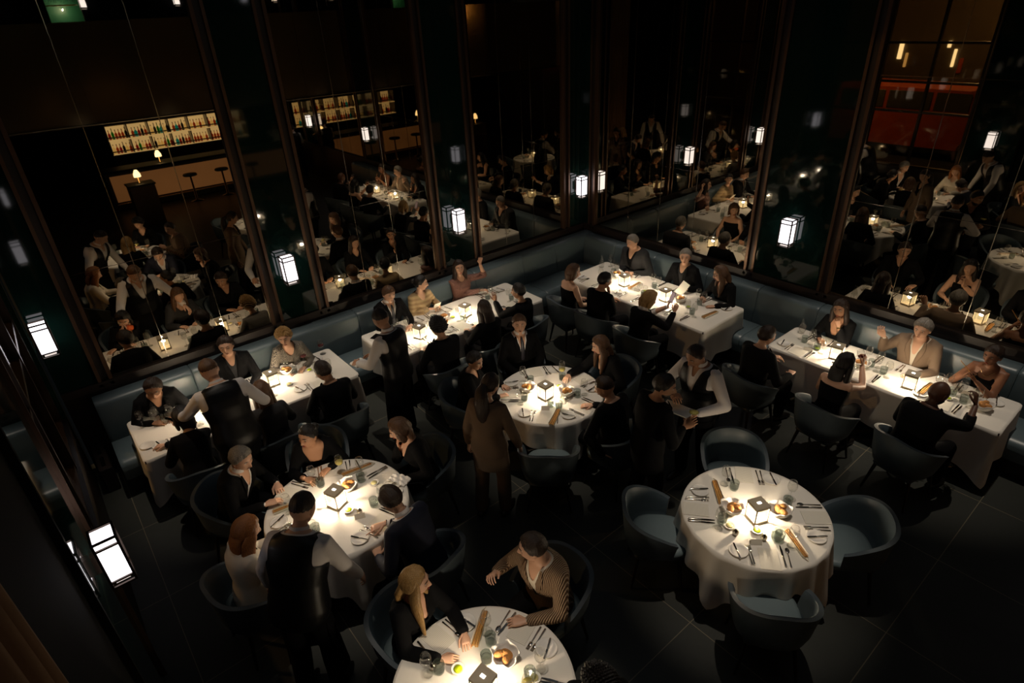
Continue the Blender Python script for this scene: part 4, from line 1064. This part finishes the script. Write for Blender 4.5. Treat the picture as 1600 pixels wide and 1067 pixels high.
    if P.get('apron'):
        q = []; 
        for z, wx in ((hz+.02, .19), (.45, .22), (.30, .235)): q.append(np.array([(wx*cos(t), .145*sin(t)+.01+(0 if z > .6 else .02), z) for t in np.linspace(-.35, pi+.35, 20)]+[(wx*.95*cos(t), .135*sin(t)+.01+(0 if z > .6 else .02), z) for t in np.linspace(pi+.35, -.35, 20)]))
        MB().rings(q).build('apron', 'cloth_black', root)
    # world positions of the hands for things they hold
    cw, sw = cos(rz), sin(rz)
    def wld(p): return V(p[0]*cw-p[1]*sw+px, p[0]*sw+p[1]*cw+py, p[2]+P.get('z0', 0))
    P['W'] = {q: wld(P['hand'+q][0]+P['hand'+q][1]*.075) for q in 'RL'}
    P['headw'] = wld(hc)
    return root
# ------------------------------------------------ tables
rect_table(.60, 1.50, -7.87, -5.46, 'the long table at the left wall, nearest the window', .43)
rect_table(.60, 1.50, -4.98, -2.40, 'the long table in the middle of the left wall', .43)
rect_table(1.15, 3.76, -1.60, -.62, 'the long table by the room corner on the right wall', .50)
rect_table(4.52, 6.97, -1.34, -.62, 'the long table at the far right', .50)
round_table(3.42, -4.05, .60, 'the round table in the middle of the room', radians(19), .87)
round_table(3.42, -6.66, .63, 'the round table at lower left with the waiter leaning in', radians(30), .90)
round_table(5.62, -6.68, .60, 'the round table cut by the bottom edge', radians(40), .87)
round_table(5.96, -4.03, .60, 'the empty round table at right', radians(52), .87)
# ------------------------------------------------ people
BK = 'cloth_black'
def W(**k): return dict(k)
F = dict(skin='skin_fair'); 
PEOPLE = [
 # long table A (left wall), banquette side
 W(id='man in glasses', label='man in glasses and black jacket at the left end of the banquette, head bowed', at=(.46, -7.52), face=0, lean=24, head=(-14, 16, -10), hair='full', hc='hair_dark', skin='skin_tan', glasses=True, wear=dict(top='jacket', mat=BK, under=BK), L='table', R='table'),
 W(id='laughing man', label='laughing dark-haired man on the banquette half hidden behind the bald waiter', at=(.44, -6.62), face=-8, lean=2, head=(-12, 2, 0), hair='full', hc='hair_dark', skin='skin_fair', wear=dict(top='jacket', mat=BK, under='cloth_char'), L='table', R='table'),
 W(id='patterned woman', label='short-haired woman in patterned jacket on the banquette with open mouth', at=(.47, -5.93), face=-12, lean=18, head=(-16, 4, 8), hair='curly', hc='hair_blonde', skin='skin_fair', fem=True, wear=dict(top='sweater', mat='herring'), L='table', R='table'),
 # chair side
 W(id='dark-haired woman', label='dark-haired person in black at the left end table, seen from behind', at=(1.88, -7.45), face=170, lean=24, head=(25, 25, 5), hair='bob', hc='hair_black', skin='skin_fair', fem=True, facev=True, wear=dict(top='sweater', mat=BK), L='table', R=(1.42, -7.62, .79), chair=1),
 W(id='auburn long-haired woman', label='long auburn-haired woman seen from behind beside the left table lantern', at=(1.93, -6.66), face=180, lean=12, head=(-10, 18, 0), hair='long', hc='hair_brown', skin='skin_fair', fem=True, hl=.38, facev=False, wear=dict(top='sweater', mat='cloth_char'), chair=1),
 W(id='dark-haired man', label='dark-haired man in black jacket seen from behind at the end of the left table', at=(2.02, -5.98), face=178, lean=10, head=(30, 20, 0), hair='short', hc='hair_dark', skin='skin_tan', wear=dict(top='jacket', mat=BK, under=BK), chair=1),
 # long table B, banquette side
 W(id='man in suit and tie', label='man in dark suit, white shirt and tie reading down on the banquette', at=(.44, -4.44), face=0, lean=5, head=(-2, 14, 0), hair='short', hc='hair_brown', skin='skin_fair', wear=dict(top='jacket', mat=BK, under='shirt_white', tie='tie_dark', open=.10), L='table', R='table', cuffs=True),
 W(id='woman in ochre blouse', label='dark-haired woman in ochre blouse looking right with a card in her hands', at=(.44, -3.92), face=0, lean=5, head=(52, 4, 0), hair='up', hc='hair_black', extra='bun', skin='skin_fair', fem=True, wear=dict(top='sweater', mat='ochre'), L=(.62, -3.70, .82), R=(.66, -3.92, .82), curlL=.6, curlR=.6),
 W(id='woman raising her fist', label='woman in mauve lace dress raising her left fist above the banquette', at=(.44, -3.16), face=-12, lean=-1, head=(-10, -4, 3), hair='long', hc='hair_dark', hl=.24, skin='skin_fair', fem=True, wear=dict(top='dress_sleeved', mat='lace', v=.02, sleeve=.96), L=(.58, -2.86, 1.19), R=(.68, -2.98, .83), hdL=(0, .1, 1), hnL=(0, 1, 0), curlL=.9, curlR=.5),
 # chair side
 W(id='curly dark-haired man', label='man with thick dark hair seen from behind opposite the suited man', at=(2.02, -4.50), face=180, lean=6, head=(10, 12, 0), hair='curly', hc='hair_black', skin='skin_tan', facev=False, wear=dict(top='jacket', mat=BK, under=BK), chair=1),
 W(id='long-haired brunette', label='woman with long straight dark hair seen from behind at the middle wall table', at=(1.98, -3.76), face=180, lean=6, head=(0, 10, 0), hair='long', hc='hair_dark', hl=.42, skin='skin_fair', fem=True, facev=False, wear=dict(top='sweater', mat=BK), chair=1),
 W(id='gesturing guest', label='dark-haired guest in black gesturing with open fingers near the room centre', at=(1.84, -3.06), face=195, lean=4, head=(18, 4, 0), hair='up', hc='hair_black', skin='skin_tan', fem=True, wear=dict(top='sweater', mat=BK), L=(1.42, -3.24, .96), R='table', hdL=(-.2, 0, 1), hnL=(-1, -.3, 0), curlL=.15, chair=1),
 # long table C, banquette side
 W(id='tall grey-haired man', label='tall grey-haired man in black sweater, both hands on the corner table', at=(1.70, -.45), face=-90, lean=10, k=1.10, bulk=1.12, head=(-6, 12, 0), hair='short', hc='hair_grey', skin='skin_fair', wear=dict(top='jacket', mat='cloth_char', under=BK, lapel=False, v=.2), L=(1.87, -.76, .80), R=(1.74, -.80, .80)),
 W(id='man with cropped grey hair', label='man with cropped grey hair and dark jacket holding a white card', at=(2.62, -.45), face=-84, lean=3, head=(22, 0, 0), hair='short', hc='hair_grey', skin='skin_fair', wear=dict(top='jacket', mat=BK, under='cloth_char'), L=(2.88, -.74, .82), R='lap', curlL=.6),
 W(id='woman with glasses', label='woman with glasses and long light brown hair, at the right end of the corner table', at=(3.36, -.46), face=-95, lean=12, head=(-38, 14, 0), hair='long', hc='hair_brown', hl=.34, hfront=True, skin='skin_fair', fem=True, glasses=True, necklace=True, wear=dict(top='sweater', mat=BK, v=.10), L='table', R=(3.15, -.76, .80), watch='L'),
 # chair side
 W(id='woman in sleeveless black', label='woman with shoulder-length brown hair in a sleeveless black top', at=(1.78, -2.14), face=80, lean=2, head=(-32, 10, 0), hair='bob', hc='hair_brown', skin='skin_fair', fem=True, wear=dict(top='strap', mat=BK, zt=.02), L='lap', R='lap', chair=1),
 W(id='man with hand to cheek', label='dark-haired man seen from behind with his hand to his cheek', at=(2.36, -2.14), face=92, lean=6, head=(-20, 12, 0), hair='short', hc='hair_black', skin='skin_tan', wear=dict(top='jacket', mat=BK, under=BK), R='chin', L='table', facev=False, chair=1),
 W(id='blonde guest with phone', label='short-haired blonde guest in black seen from behind taking a photo with a phone', at=(3.12, -2.16), face=84, lean=8, head=(-22, 22, 0), hair='bob', hc='hair_blonde', skin='skin_fair', fem=True, wear=dict(top='jacket', mat=BK, under='shirt_white'), R=(3.37, -1.74, .95), L=(3.22, -1.68, .97), hdR=(.0, .5, 1), hdL=(.0, .5, 1), curlL=.6, curlR=.6, facev=False, cuffs=True, chair=1),
 # long table D, banquette side
 W(id='woman with fingers at her lips', label='dark-haired woman in black with her left fingers at her lips', at=(5.0, -.46), face=-90, lean=10, head=(2, 4, 4), hair='long', hc='hair_dark', hl=.30, skin='skin_tan', fem=True, wear=dict(top='sweater', mat=BK, v=.17, vw=.09), L='chin', R=(4.88, -.78, .80), watch='L'),
 W(id='man in tan suit', label='grey-haired man in a tan suit with his right hand raised', at=(5.88, -.45), face=-88, lean=4, bulk=1.08, head=(-4, 8, 0), hair='full', hc='hair_grey', skin='skin_fair', wear=dict(top='jacket', mat='cloth_tan', under='cloth_cream', v=.3, open=.12), R=(5.55, -.62, .99), L='table', hdR=(-.5, -.2, 1), hnR=(0, -1, 0), curlR=.7, curlL=.5),
 W(id='woman with a breadstick', label='woman in black off-shoulder top and necklace holding a breadstick', at=(6.60, -.46), face=-96, lean=10, head=(-8, 6, 0), hair='up', hc='hair_dark', extra='bun', skin='skin_brown', fem=True, necklace=True, wear=dict(top='strap', mat=BK, zt=-.06), L=(6.56, -.80, .92), R=(6.44, -.78, .95), curlL=.7, curlR=.7),
 # chair side
 W(id='man leaning at the table end', label='dark-haired man in black at the left end of the far right table, hand in lap', at=(4.72, -2.02), face=76, lean=6, head=(-16, 10, 0), hair='short', hc='hair_dark', skin='skin_fair', wear=dict(top='jacket', mat=BK, under=BK), R=(5.06, -1.80, .76), L='table', chair=1),
 W(id='drinking long-haired woman', label='woman with long black hair and bare arm raising a glass, seen from behind', at=(5.60, -1.98), face=84, lean=8, head=(-12, 6, 0), hair='long', hc='hair_black', hl=.44, skin='skin_fair', fem=True, facev=False, wear=dict(top='strap', mat=BK, zt=.02), R=(5.68, -1.52, 1.04), L='table', hdR=(0, .2, 1), hnR=(-1, 0, 0), curlR=.65, chair=1),
 W(id='bald man', label='bald man in black jacket seen from behind raising a glass', at=(6.42, -1.96), face=78, lean=12, bulk=1.12, head=(-14, 12, 0), hair='bald', extra='beard', hc='hair_black', skin='skin_dark', facev=False, wear=dict(top='jacket', mat=BK, under=BK), R=(6.72, -1.44, 1.0), L='table', hdR=(-.3, .3, 1), hnR=(-1, 0, 0), curlR=.65, chair=1),
 # round table in the middle
 W(id='man in white shirt and dark tie', label='man in dark suit with white shirt and tie facing the camera', at=(2.50, -3.72), face=-22, lean=2, bulk=1.06, head=(-12, -2, 0), hair='short', hc='hair_brown', skin='skin_fair', wear=dict(top='jacket', mat=BK, under='shirt_white', tie='tie_dark', v=.30, open=.14), L='lap', R='lap', chair=1),
 W(id='woman reaching out', label='long brown-haired woman with pendant reaching across the middle round table', at=(3.58, -3.16), face=-98, lean=14, head=(-16, 14, 0), hair='long', hc='hair_brown', hl=.36, hfront=True, skin='skin_fair', fem=True, necklace=True, wear=dict(top='sweater', mat=BK, v=.16), R=(3.34, -3.66, .81), L='lap', watch='R', chair=1),
 W(id='man with close-cut sides', label='man with close-cut sides in black seen from behind at the middle round table', at=(4.36, -3.98), face=184, lean=8, head=(28, 20, 0), hair='fade', hc='hair_dark', skin='skin_fair', wear=dict(top='sweater', mat=BK), L=(4.45, -4.28, .62), R='table', chair=1),
 W(id='woman behind the ponytail', label='seated dark-haired woman mostly hidden behind the standing woman in beige', at=(2.72, -4.72), face=42, lean=8, head=(-25, 12, 0), hair='up', hc='hair_black', skin='skin_fair', fem=True, wear=dict(top='sweater', mat=BK), chair=1),
 # lower left round table
 W(id='silver-haired man', label='silver-haired man in dark jacket and open white shirt at the lower left round table', at=(2.56, -7.34), face=42, lean=16, head=(-14, 16, 0), hair='full', hc='hair_grey', skin='skin_fair', wear=dict(top='jacket', mat=BK, under='shirt_white', v=.3, open=.12), L='table', R=(3.02, -7.18, .80), chair=1),
 W(id='woman leaning over the table', label='dark-haired woman in low-cut black top leaning over the lower left round table', at=(2.50, -6.46), face=-22, lean=26, head=(-40, 2, 0), hair='up', hc='hair_black', extra='bun', skin='skin_tan', fem=True, wear=dict(top='sweater', mat=BK, v=.20, vw=.10), L='table', R=(2.92, -6.76, .80), chair=1),
 W(id='woman touching her chin', label='woman with brown bob in black, hand at her chin, at the lower left round table', at=(3.36, -5.72), face=-92, lean=12, head=(-18, 18, 0), hair='bob', hc='hair_brown', skin='skin_fair', fem=True, wear=dict(top='sweater', mat=BK, v=.14), R='chin', L=(3.50, -6.02, .72), chair=1),
 W(id='man in navy suit', label='dark-haired man in navy suit pointing at the white menu', at=(4.38, -6.34), face=196, lean=20, head=(0, 38, 0), hair='full', hc='hair_dark', skin='skin_fair', wear=dict(top='jacket', mat='cloth_navy', under='shirt_white'), R=(3.96, -6.46, .80), L=(4.16, -6.66, .70), point='R', cuffs=True, watch='R', watchm='steel', chair=1),
 W(id='reddish blonde guest', label='guest with long reddish blonde hair and cream top behind the leaning waiter', at=(3.66, -7.56), face=96, lean=4, head=(-8, 20, 0), hair='long', hc='hair_red', hl=.36, skin='skin_fair', fem=True, facev=False, wear=dict(top='sweater', mat='cloth_cream'), chair=1),
 # bottom round table
 W(id='long-haired blonde woman', label='long-haired blonde woman in black looking right at the bottom table', at=(4.86, -6.76), face=12, lean=6, head=(38, 2, 0), hair='long', hc='hair_blonde', hl=.44, hfront=True, skin='skin_fair', fem=True, wear=dict(top='sweater', mat=BK, v=.12), chair=1),
 W(id='man in knitted cardigan', label='dark-haired man in a brown striped knitted cardigan at the bottom table', at=(5.28, -5.78), face=-82, lean=10, bulk=1.08, head=(-48, 8, 0), hair='short', hc='hair_dark', skin='skin_fair', wear=dict(top='jacket', mat='knit', under='cloth_cream', v=.28, open=.08), R=(5.06, -6.12, .90), L='table', curlR=.6, chair=1),
 W(id='guest cut by the bottom edge', label='guest with wavy black hair cut off by the bottom edge', at=(6.42, -6.22), face=205, lean=10, head=(10, 20, 0), hair='curly', hc='hair_black', skin='skin_fair', fem=True, facev=False, wear=dict(top='sweater', mat=BK), chair=1),
 # standing
 W(id='bald waiter', label='waiter with shaven head in black waistcoat leaning over the left table with a wine bottle', at=(2.10, -7.06), face=180, stand=True, lean=20, k=1.08, bulk=1.1, head=(10, 30, 0), hair='fade', hc='hair_brown', skin='skin_fair', facev=False, wear=dict(top='waiter', mat=BK), L=(1.42, -7.50, 1.0), R=(1.72, -6.62, 1.02), apron=True, watch='L', watchm='leather_shoe'),
 W(id='waiter with folded cloth', label='dark-haired waiter in profile holding a tray cloth at the middle wall table', at=(2.08, -5.22), face=200, stand=True, lean=5, k=1.03, head=(0, 24, 0), hair='fade', hc='hair_black', skin='skin_tan', wear=dict(top='waiter', mat=BK), L=(1.80, -5.56, 1.08), R=(1.72, -5.28, 1.08), apron=True),
 W(id='woman in beige suit', label='woman in a beige suit with a long dark ponytail, standing with her back to us', at=(3.82, -5.22), face=118, stand=True, lean=2, k=.97, head=(-18, 16, 0), hair='up', extra='pony', hc='hair_dark', skin='skin_fair', fem=True, facev=False, wear=dict(top='jacket', mat='cloth_beige', under=BK, legs='cloth_beige', v=.2), R=(3.98, -4.98, .84), L='hang'),
 W(id='leaning waiter', label='waiter in black waistcoat seen from behind leaning over the lower left round table', at=(4.42, -7.38), face=132, stand=True, lean=22, k=1.06, bulk=1.1, head=(-4, 28, 0), hair='fade', hc='hair_dark', skin='skin_fair', facev=False, wear=dict(top='waiter', mat=BK), R=(4.36, -6.90, .86), L=(3.98, -7.46, .88), apron=True),
 W(id='bearded man', label='bearded man in black standing by the middle table with a coupe glass', at=(4.88, -4.14), face=72, stand=True, lean=6, head=(-40, 12, 0), hair='short', extra='beard', hc='hair_black', skin='skin_tan', wear=dict(top='jacket', mat=BK, under=BK), R=(5.10, -3.92, 1.12), L='hang', hdR=(.4, .4, .5), curlR=.6),
 W(id='writing waiter', label='waiter in black waistcoat and rolled white shirt writing on a white pad', at=(4.86, -3.30), face=-92, stand=True, lean=5, k=1.03, bulk=1.08, head=(-8, 26, 0), hair='thin', hc='hair_dark', skin='skin_tan', wear=dict(top='waiter', mat=BK), L=(5.06, -3.62, 1.12), R=(4.76, -3.64, 1.22), elbow=1.2, curlR=.6, curlL=.6),
 # staff by the bar, in the mirror only
 W(id='bar waiter', label='waiter in waistcoat at the end of the bar, seen only in the mirror', at=(12.35, -.55), face=0, stand=True, lean=4, head=(0, 20, 0), hair='short', hc='hair_dark', skin='skin_fair', facev=False, wear=dict(top='waiter', mat=BK), L=(12.75, -.35, 1.1), R=(12.75, -.7, 1.15)),
 W(id='bartender', label='bartender in waistcoat behind the bar, seen only in the mirror', at=(13.75, -.75), face=180, stand=True, lean=4, head=(0, 20, 0), hair='short', hc='hair_dark', skin='skin_fair', wear=dict(top='waiter', mat=BK), L=(13.35, -.6, 1.15), R=(13.35, -.9, 1.15)),
]
import os
BY = {}
for p in PEOPLE:
    person(p); BY[p['id']] = p
    if p.get('chair'):
        a = radians(p['face']); chair(p['at'][0]+.015*cos(a), p['at'][1]+.015*sin(a), a, 'slate blue tub chair under the '+p['id'])
for x, y, s_ in [(5.24, -3.27, 'far'), (5.22, -4.75, 'left'), (6.70, -3.34, 'right'), (6.62, -4.78, 'near, front')]:
    # centre is 0.28 closer to the table than the back top
    dx, dy = 5.96-x, -4.03-y; d = math.hypot(dx, dy); chair(x+dx/d*.24, y+dy/d*.24, atan2(dy, dx), 'empty slate blue tub chair on the %s side of the empty table' % s_)
chair(4.06, -4.66, radians(136), 'empty slate blue tub chair on the near side of the middle round table')
# ------------------------------------------------ tableware
LANT = [(.98, -6.34, 0, 'lantern beside the auburn long-haired woman'), (1.0, -7.1, .1, 'lantern hidden behind the bald waiter'),
        (1.22, -4.40, .28, 'lantern before the curly dark-haired man'), (1.12, -3.57, .2, 'lantern before the long-haired brunette'),
        (2.02, -1.17, -.09, 'lantern before the tall grey-haired man'), (2.80, -1.17, -.05, 'lantern behind the blonde guest with phone'),
        (5.23, -1.05, .2, 'lantern left of the drinking long-haired woman'), (6.06, -1.10, .15, 'lantern left of the bald man'),
        (3.45, -4.14, .05, 'lantern on the middle round table'), (3.42, -6.66, .40, 'lantern beside the leaning waiter'),
        (5.66, -6.70, .24, 'lantern at the bottom edge of the picture'), (6.0, -4.08, 1.17, 'lantern on the empty round table')]
for x, y, rz, s_ in LANT: place('lantern', x, y, rz, 'square glowing bronze '+s_)
# settings: (edge x, edge y, facing, who)
def the(i): return 'the '+i
def seat_rect(i, x, y, a, **k): setting(x, y, radians(a), the(i), '', extra=('glass2',), **k)
for i, y in (('man in glasses', -7.40), ('laughing man', -6.66), ('patterned woman', -5.92)): seat_rect(i, .62, y, 0, skip=('plate',) if i == 'man in glasses' else ())
for i, y in (('dark-haired woman', -7.45), ('auburn long-haired woman', -6.62), ('dark-haired man', -5.92)): seat_rect(i, 1.48, y, 180)
for i, y in (('man in suit and tie', -4.36), ('woman in ochre blouse', -3.86), ('woman raising her fist', -2.88)): seat_rect(i, .62, y, 0, skip=('menu',) if 'ochre' in i else ())
for i, y in (('curly dark-haired man', -4.52), ('long-haired brunette', -3.80), ('gesturing guest', -2.88)): seat_rect(i, 1.48, y, 180)
for i, x in (('tall grey-haired man', 1.72), ('man with cropped grey hair', 2.55), ('woman with glasses', 3.36)): seat_rect(i, x, -.64, -90)
for i, x in (('woman in sleeveless black', 1.58), ('man with hand to cheek', 2.36), ('blonde guest with phone', 3.22)): seat_rect(i, x, -1.58, 90)
for i, x in (('woman with fingers at her lips', 4.92), ('man in tan suit', 5.72), ('woman with a breadstick', 6.55)): seat_rect(i, x, -.64, -90, skip=('plate',) if 'tan' in i else ())
for i, x in (('man leaning at the table end', 4.86), ('drinking long-haired woman', 5.62), ('bald man', 6.42)): seat_rect(i, x, -1.32, 90)
def ring_set(cx_, cy_, r, lst, **k):
    for i, a in lst:
        a = radians(a); setting(cx_+(r-.015)*cos(a), cy_+(r-.015)*sin(a), a+pi, i, '', **k)
ring_set(3.42, -4.05, .60, [('the man in white shirt and dark tie', 158), ('the woman reaching out', 84), ('the man with close-cut sides', 10), ('the empty near chair, middle table', -50), ('the woman behind the ponytail', -130)])
ring_set(3.42, -6.66, .63, [('the silver-haired man', -148), ('the woman leaning over the table', 158), ('the woman touching her chin', 92), ('the man in navy suit', 22), ('the reddish blonde guest', -80)])
ring_set(5.62, -6.68, .60, [('the long-haired blonde woman', 185), ('the man in knitted cardigan', 108), ('the guest cut by the bottom edge', 35), ('the camera-side seat of the bottom table', -60)])
ring_set(5.96, -4.03, .60, [('the far empty chair', 132), ('the left empty chair', 222), ('the right empty chair', 42), ('the near empty chair', -47)])
EX = [('basket', .86, -6.10, 0, 'at the table of the patterned woman'), ('basket', 1.0, -3.86, 1, 'between the two middle wall lanterns'),
 ('basket', 1.72, -.98, 0, 'before the tall grey-haired man'), ('basket', 2.98, -1.06, 1, 'beside the phone of the blonde guest'), ('basket', 5.52, -1.04, 0, 'before the drinking long-haired woman'), ('basket', 6.72, -1.02, 2, 'at the right end of the far right table'),
 ('basket', 3.22, -4.20, 0, 'left on the middle round table'), ('basket', 3.58, -3.94, 1, 'right on the middle round table'), ('basket', 3.30, -6.50, 2, 'on the lower left round table'),
 ('basket', 5.58, -6.46, 0, 'on the bottom round table'), ('basket', 5.82, -4.16, 1, 'left of the lantern on the empty table'), ('basket', 6.10, -3.90, 2, 'right of the lantern on the empty table'),
 ('lime', .98, -5.88, 0, 'before the dark-haired man'), ('lime', 1.04, -3.74, 0, 'on the middle wall table'), ('lime', 2.40, -1.13, 0, 'before the man with hand to cheek'), ('lime', 3.18, -1.13, 0, 'right of the blonde guest with phone'),
 ('lime', 4.98, -1.0, 0, 'at the left end of the far right table'), ('lime', 6.42, -1.06, 0, 'before the bald man'), ('lime', 3.40, -3.88, 0, 'behind the middle table lantern'), ('lime', 3.56, -6.62, 0, 'on the lower left round table'),
 ('lime', 5.42, -6.74, 0, 'on the bottom round table'), ('lime', 6.08, -4.20, 0, 'on the empty round table'),
 ('butter', 1.12, -6.20, 0, 'beside the auburn long-haired woman'), ('butter', 3.40, -6.28, 0, 'before the woman touching her chin'), ('butter', 5.90, -4.32, 0, 'near the left chair of the empty table'), ('butter', 5.44, -1.20, 0, 'before the drinking long-haired woman'), ('butter', 5.80, -6.40, 0, 'on the bottom round table'),
 ('gris', 5.60, -4.04, .82, 'left on the empty round table'), ('gris', 6.36, -4.10, -2.12, 'right on the empty round table'), ('gris', 3.80, -4.32, .53, 'on the middle round table'), ('gris', 3.12, -6.30, -.15, 'beside the chair of the woman leaning over the table'),
 ('gris', 3.15, -6.99, -.15, 'beside the leaning waiter'), ('gris', 5.27, -6.44, .65, 'standing out on the bottom round table'), ('gris', 3.54, -1.12, -.10, 'at the right end of the corner table'), ('gris', 2.16, -1.08, .08, 'between the corner table lanterns'), ('gris', 6.20, -1.02, -.04, 'left of the bald man'), ('gris', 1.16, -3.95, .76, 'on the middle wall table'),
 ('salt', 3.66, -4.02, 0, 'on the middle round table'), ('salt', 6.16, -4.24, 0, 'right of the lime dish on the empty table'), ('salt', 5.98, -4.36, 0, 'left of the lime dish on the empty table'), ('salt', 5.30, -6.86, 0, 'at the left edge of the bottom table'), ('salt', 3.66, -6.56, 0, 'beside the man in navy suit'), ('salt', 2.56, -1.26, 0, 'on the corner table'),
 ('card', 6.14, -4.32, .8, 'near the front of the empty round table'), ('card', 3.62, -4.30, .8, 'on the middle round table'), ('card', 3.70, -6.58, 1.2, 'before the man in navy suit'), ('card', 2.30, -1.20, .2, 'on the corner table'), ('card', 4.92, -1.12, .2, 'at the left end of the far right table'), ('card', 6.56, -.98, .3, 'before the bald man'), ('card', 1.1, -4.9, .3, 'at the left end of the middle wall table'),
 ('carafe', 1.26, -.86, 0, 'at the corner end of the corner table'), ('carafe', 4.64, -.74, 0, 'at the left end of the far right table'),
 ('phone', .76, -4.84, .5, 'at the left end of the middle wall table'), ('phone', 5.30, -1.22, .35, 'beside the first lantern of the far right table'),
 ('winered', .80, -5.86, 0, 'before the patterned woman'), ('winered', .70, -5.58, 0, 'at the right end of the left table'), ('winewhite', 5.86, -6.50, 0, 'before the guest cut by the bottom edge'), ('winewhite', 3.04, -6.44, 0, 'before the woman leaning over the table'),
 ('winewhite', 3.30, -3.74, 0, 'beside the hand of the woman reaching out'), ('wine', .82, -7.74, 0, 'first at the far left table end'), ('wine', .90, -7.62, 0, 'second at the far left table end'), ('wine', 6.28, -.96, 0, 'between the bald man and the tan suit'), ('wine', 1.34, -.74, 0, 'beside the corner table carafe'),
 ('tumbler', 6.22, -4.16, 0, 'right of the salt on the empty table'), ('tumbler', 3.62, -4.22, 0, 'front of the middle lantern'), ('tumbler', 5.50, -6.56, 0, 'behind the lantern on the bottom table'),
 ('napkin', 3.52, -6.08, .4, 'at the table edge by the woman touching her chin'), ('plate', 1.24, -7.78, 0, 'at the far left table end')]
NM = dict(basket='white cloth-lined bread basket ', lime='white dish of lime green butter ', butter='small dish of pale butter ', gris='paper packet of golden breadsticks ', salt='round silver salt shaker ', card='folded cream card ', carafe='glass water carafe ',
   phone='black phone lying ', winered='glass of red wine ', winewhite='glass of white wine ', wine='empty wine glass ', tumbler='grey cut water tumbler ', napkin='crumpled white napkin ', plate='white side plate ')
for k_, x, y, rz, s_ in EX: place(k_, x, y, rz, NM[k_]+s_)
# ------------------------------------------------ things held
def held(i, hand_, mb, mat, name, cat, label, off=(0, 0, 0), rz=0.0, smooth=True):
    if i not in BY: return None
    p = BY[i]['W'][hand_]; o = mb.build(name, mat, loc=tuple(p+V(*off)), smooth=smooth); o.rotation_euler = rz if hasattr(rz, '__len__') else (0, 0, rz); return tag(o, label, cat)
bt = MB().lathe([(.001, -.20), (.037, -.197), (.037, -.02), (.014, .045), (.0145, .10), (.001, .10)], n=18)
o = held('bald waiter', 'L', bt, 'bottle_dark', 'wine_bottle', 'bottle', 'dark wine bottle with red label tipped over the glass by the bald waiter', (0, 0, 0), (radians(18), radians(-62), radians(40)))
if o: MB().tube([(0, 0, -.15), (0, 0, -.05)], .0375, 18, ends=False).build('label', 'red_paint', o)
cp = MB().lathe([(.032, -.12), (.03, -.117), (.004, -.11), (.0035, 0), (.02, .012), (.05, .04), (.048, .04), (.018, .016), (.001, .01)], n=22)
o = held('bearded man', 'R', cp, 'glass', 'coupe_glass', 'glass', 'coupe cocktail glass held out by the bearded man', (.02, .02, .10))
if o: MB().lathe([(.001, .012), (.018, .017), (.043, .036), (.001, .0365)], n=18).build('drink', 'wine_white', o)
o = held('blonde guest with phone', 'L', MB().box((0, 0, 0), (.075, .010, .15), bev=.004), 'phone', 'phone', 'phone', 'phone with lit screen held up by the blonde guest', (.035, .005, .07), (radians(-25), 0, radians(-10)), False)
if o: MB().box((0, -.006, 0), (.067, .001, .135)).build('screen', 'screen', o, smooth=False)
held('woman in ochre blouse', 'R', MB().box((0, 0, 0), (.15, .11, .003)), 'paper', 'card', 'card', 'white card held by the woman in ochre blouse', (.03, .06, .04), (radians(0), radians(-50), 0), False)
held('man with cropped grey hair', 'L', MB().box((0, 0, 0), (.12, .21, .003)), 'menu', 'menu_card', 'menu', 'white card held by the man with cropped grey hair', (.02, -.04, .05), (radians(40), radians(30), radians(20)), False)
held('writing waiter', 'L', MB().box((0, 0, 0), (.30, .14, .012), bev=.003), 'paper', 'order_pad', 'pad', 'long white order pad in the hand of the writing waiter', (-.13, -.03, .02), (radians(10), 0, radians(8)), False)
held('writing waiter', 'R', MB().tube([(0, 0, -.07), (0, 0, .07)], .004, 8), 'gold', 'pen', 'pen', 'pen in the right hand of the writing waiter', (.01, -.02, .0), (radians(25), radians(15), 0))
held('woman with a breadstick', 'R', MB().tube([(0, 0, -.10), (0, 0, .14)], .0045, 8), 'grissini', 'breadstick', 'breadstick', 'breadstick held by the woman with necklace', (0, -.02, .03), (radians(10), radians(-45), 0))
def wg(): return MB().lathe([(.034, -.12), (.033, -.117), (.006, -.114), (.0035, -.1), (.0035, -.035), (.012, -.025), (.034, -.005), (.041, .02), (.038, .055), (.032, .08), (.0305, .08), (.0365, .054), (.0395, .02), (.032, -.003), (.001, -.022)], n=20)
o = held('bald man', 'R', wg(), 'glass', 'wine_glass', 'glass', 'wine glass raised in the right hand of the bald man', (.0, .03, .02), (radians(-20), 0, 0))
o = held('drinking long-haired woman', 'R', wg(), 'glass', 'wine_glass', 'glass', 'wine glass raised by the drinking long-haired woman', (-.03, .0, .02), (0, radians(-25), 0))
if o: MB().lathe([(.001, -.02), (.03, -.004), (.0385, .018), (.001, .0185)], n=18).build('wine', 'wine_red', o)
held('waiter with folded cloth', 'L', MB().box((0, 0, 0), (.22, .16, .03), bev=.01), 'linen2', 'folded_cloth', 'cloth', 'folded white cloth on the arm of the waiter at the middle wall table', (-.02, .05, -.03), (radians(5), radians(-12), 0))
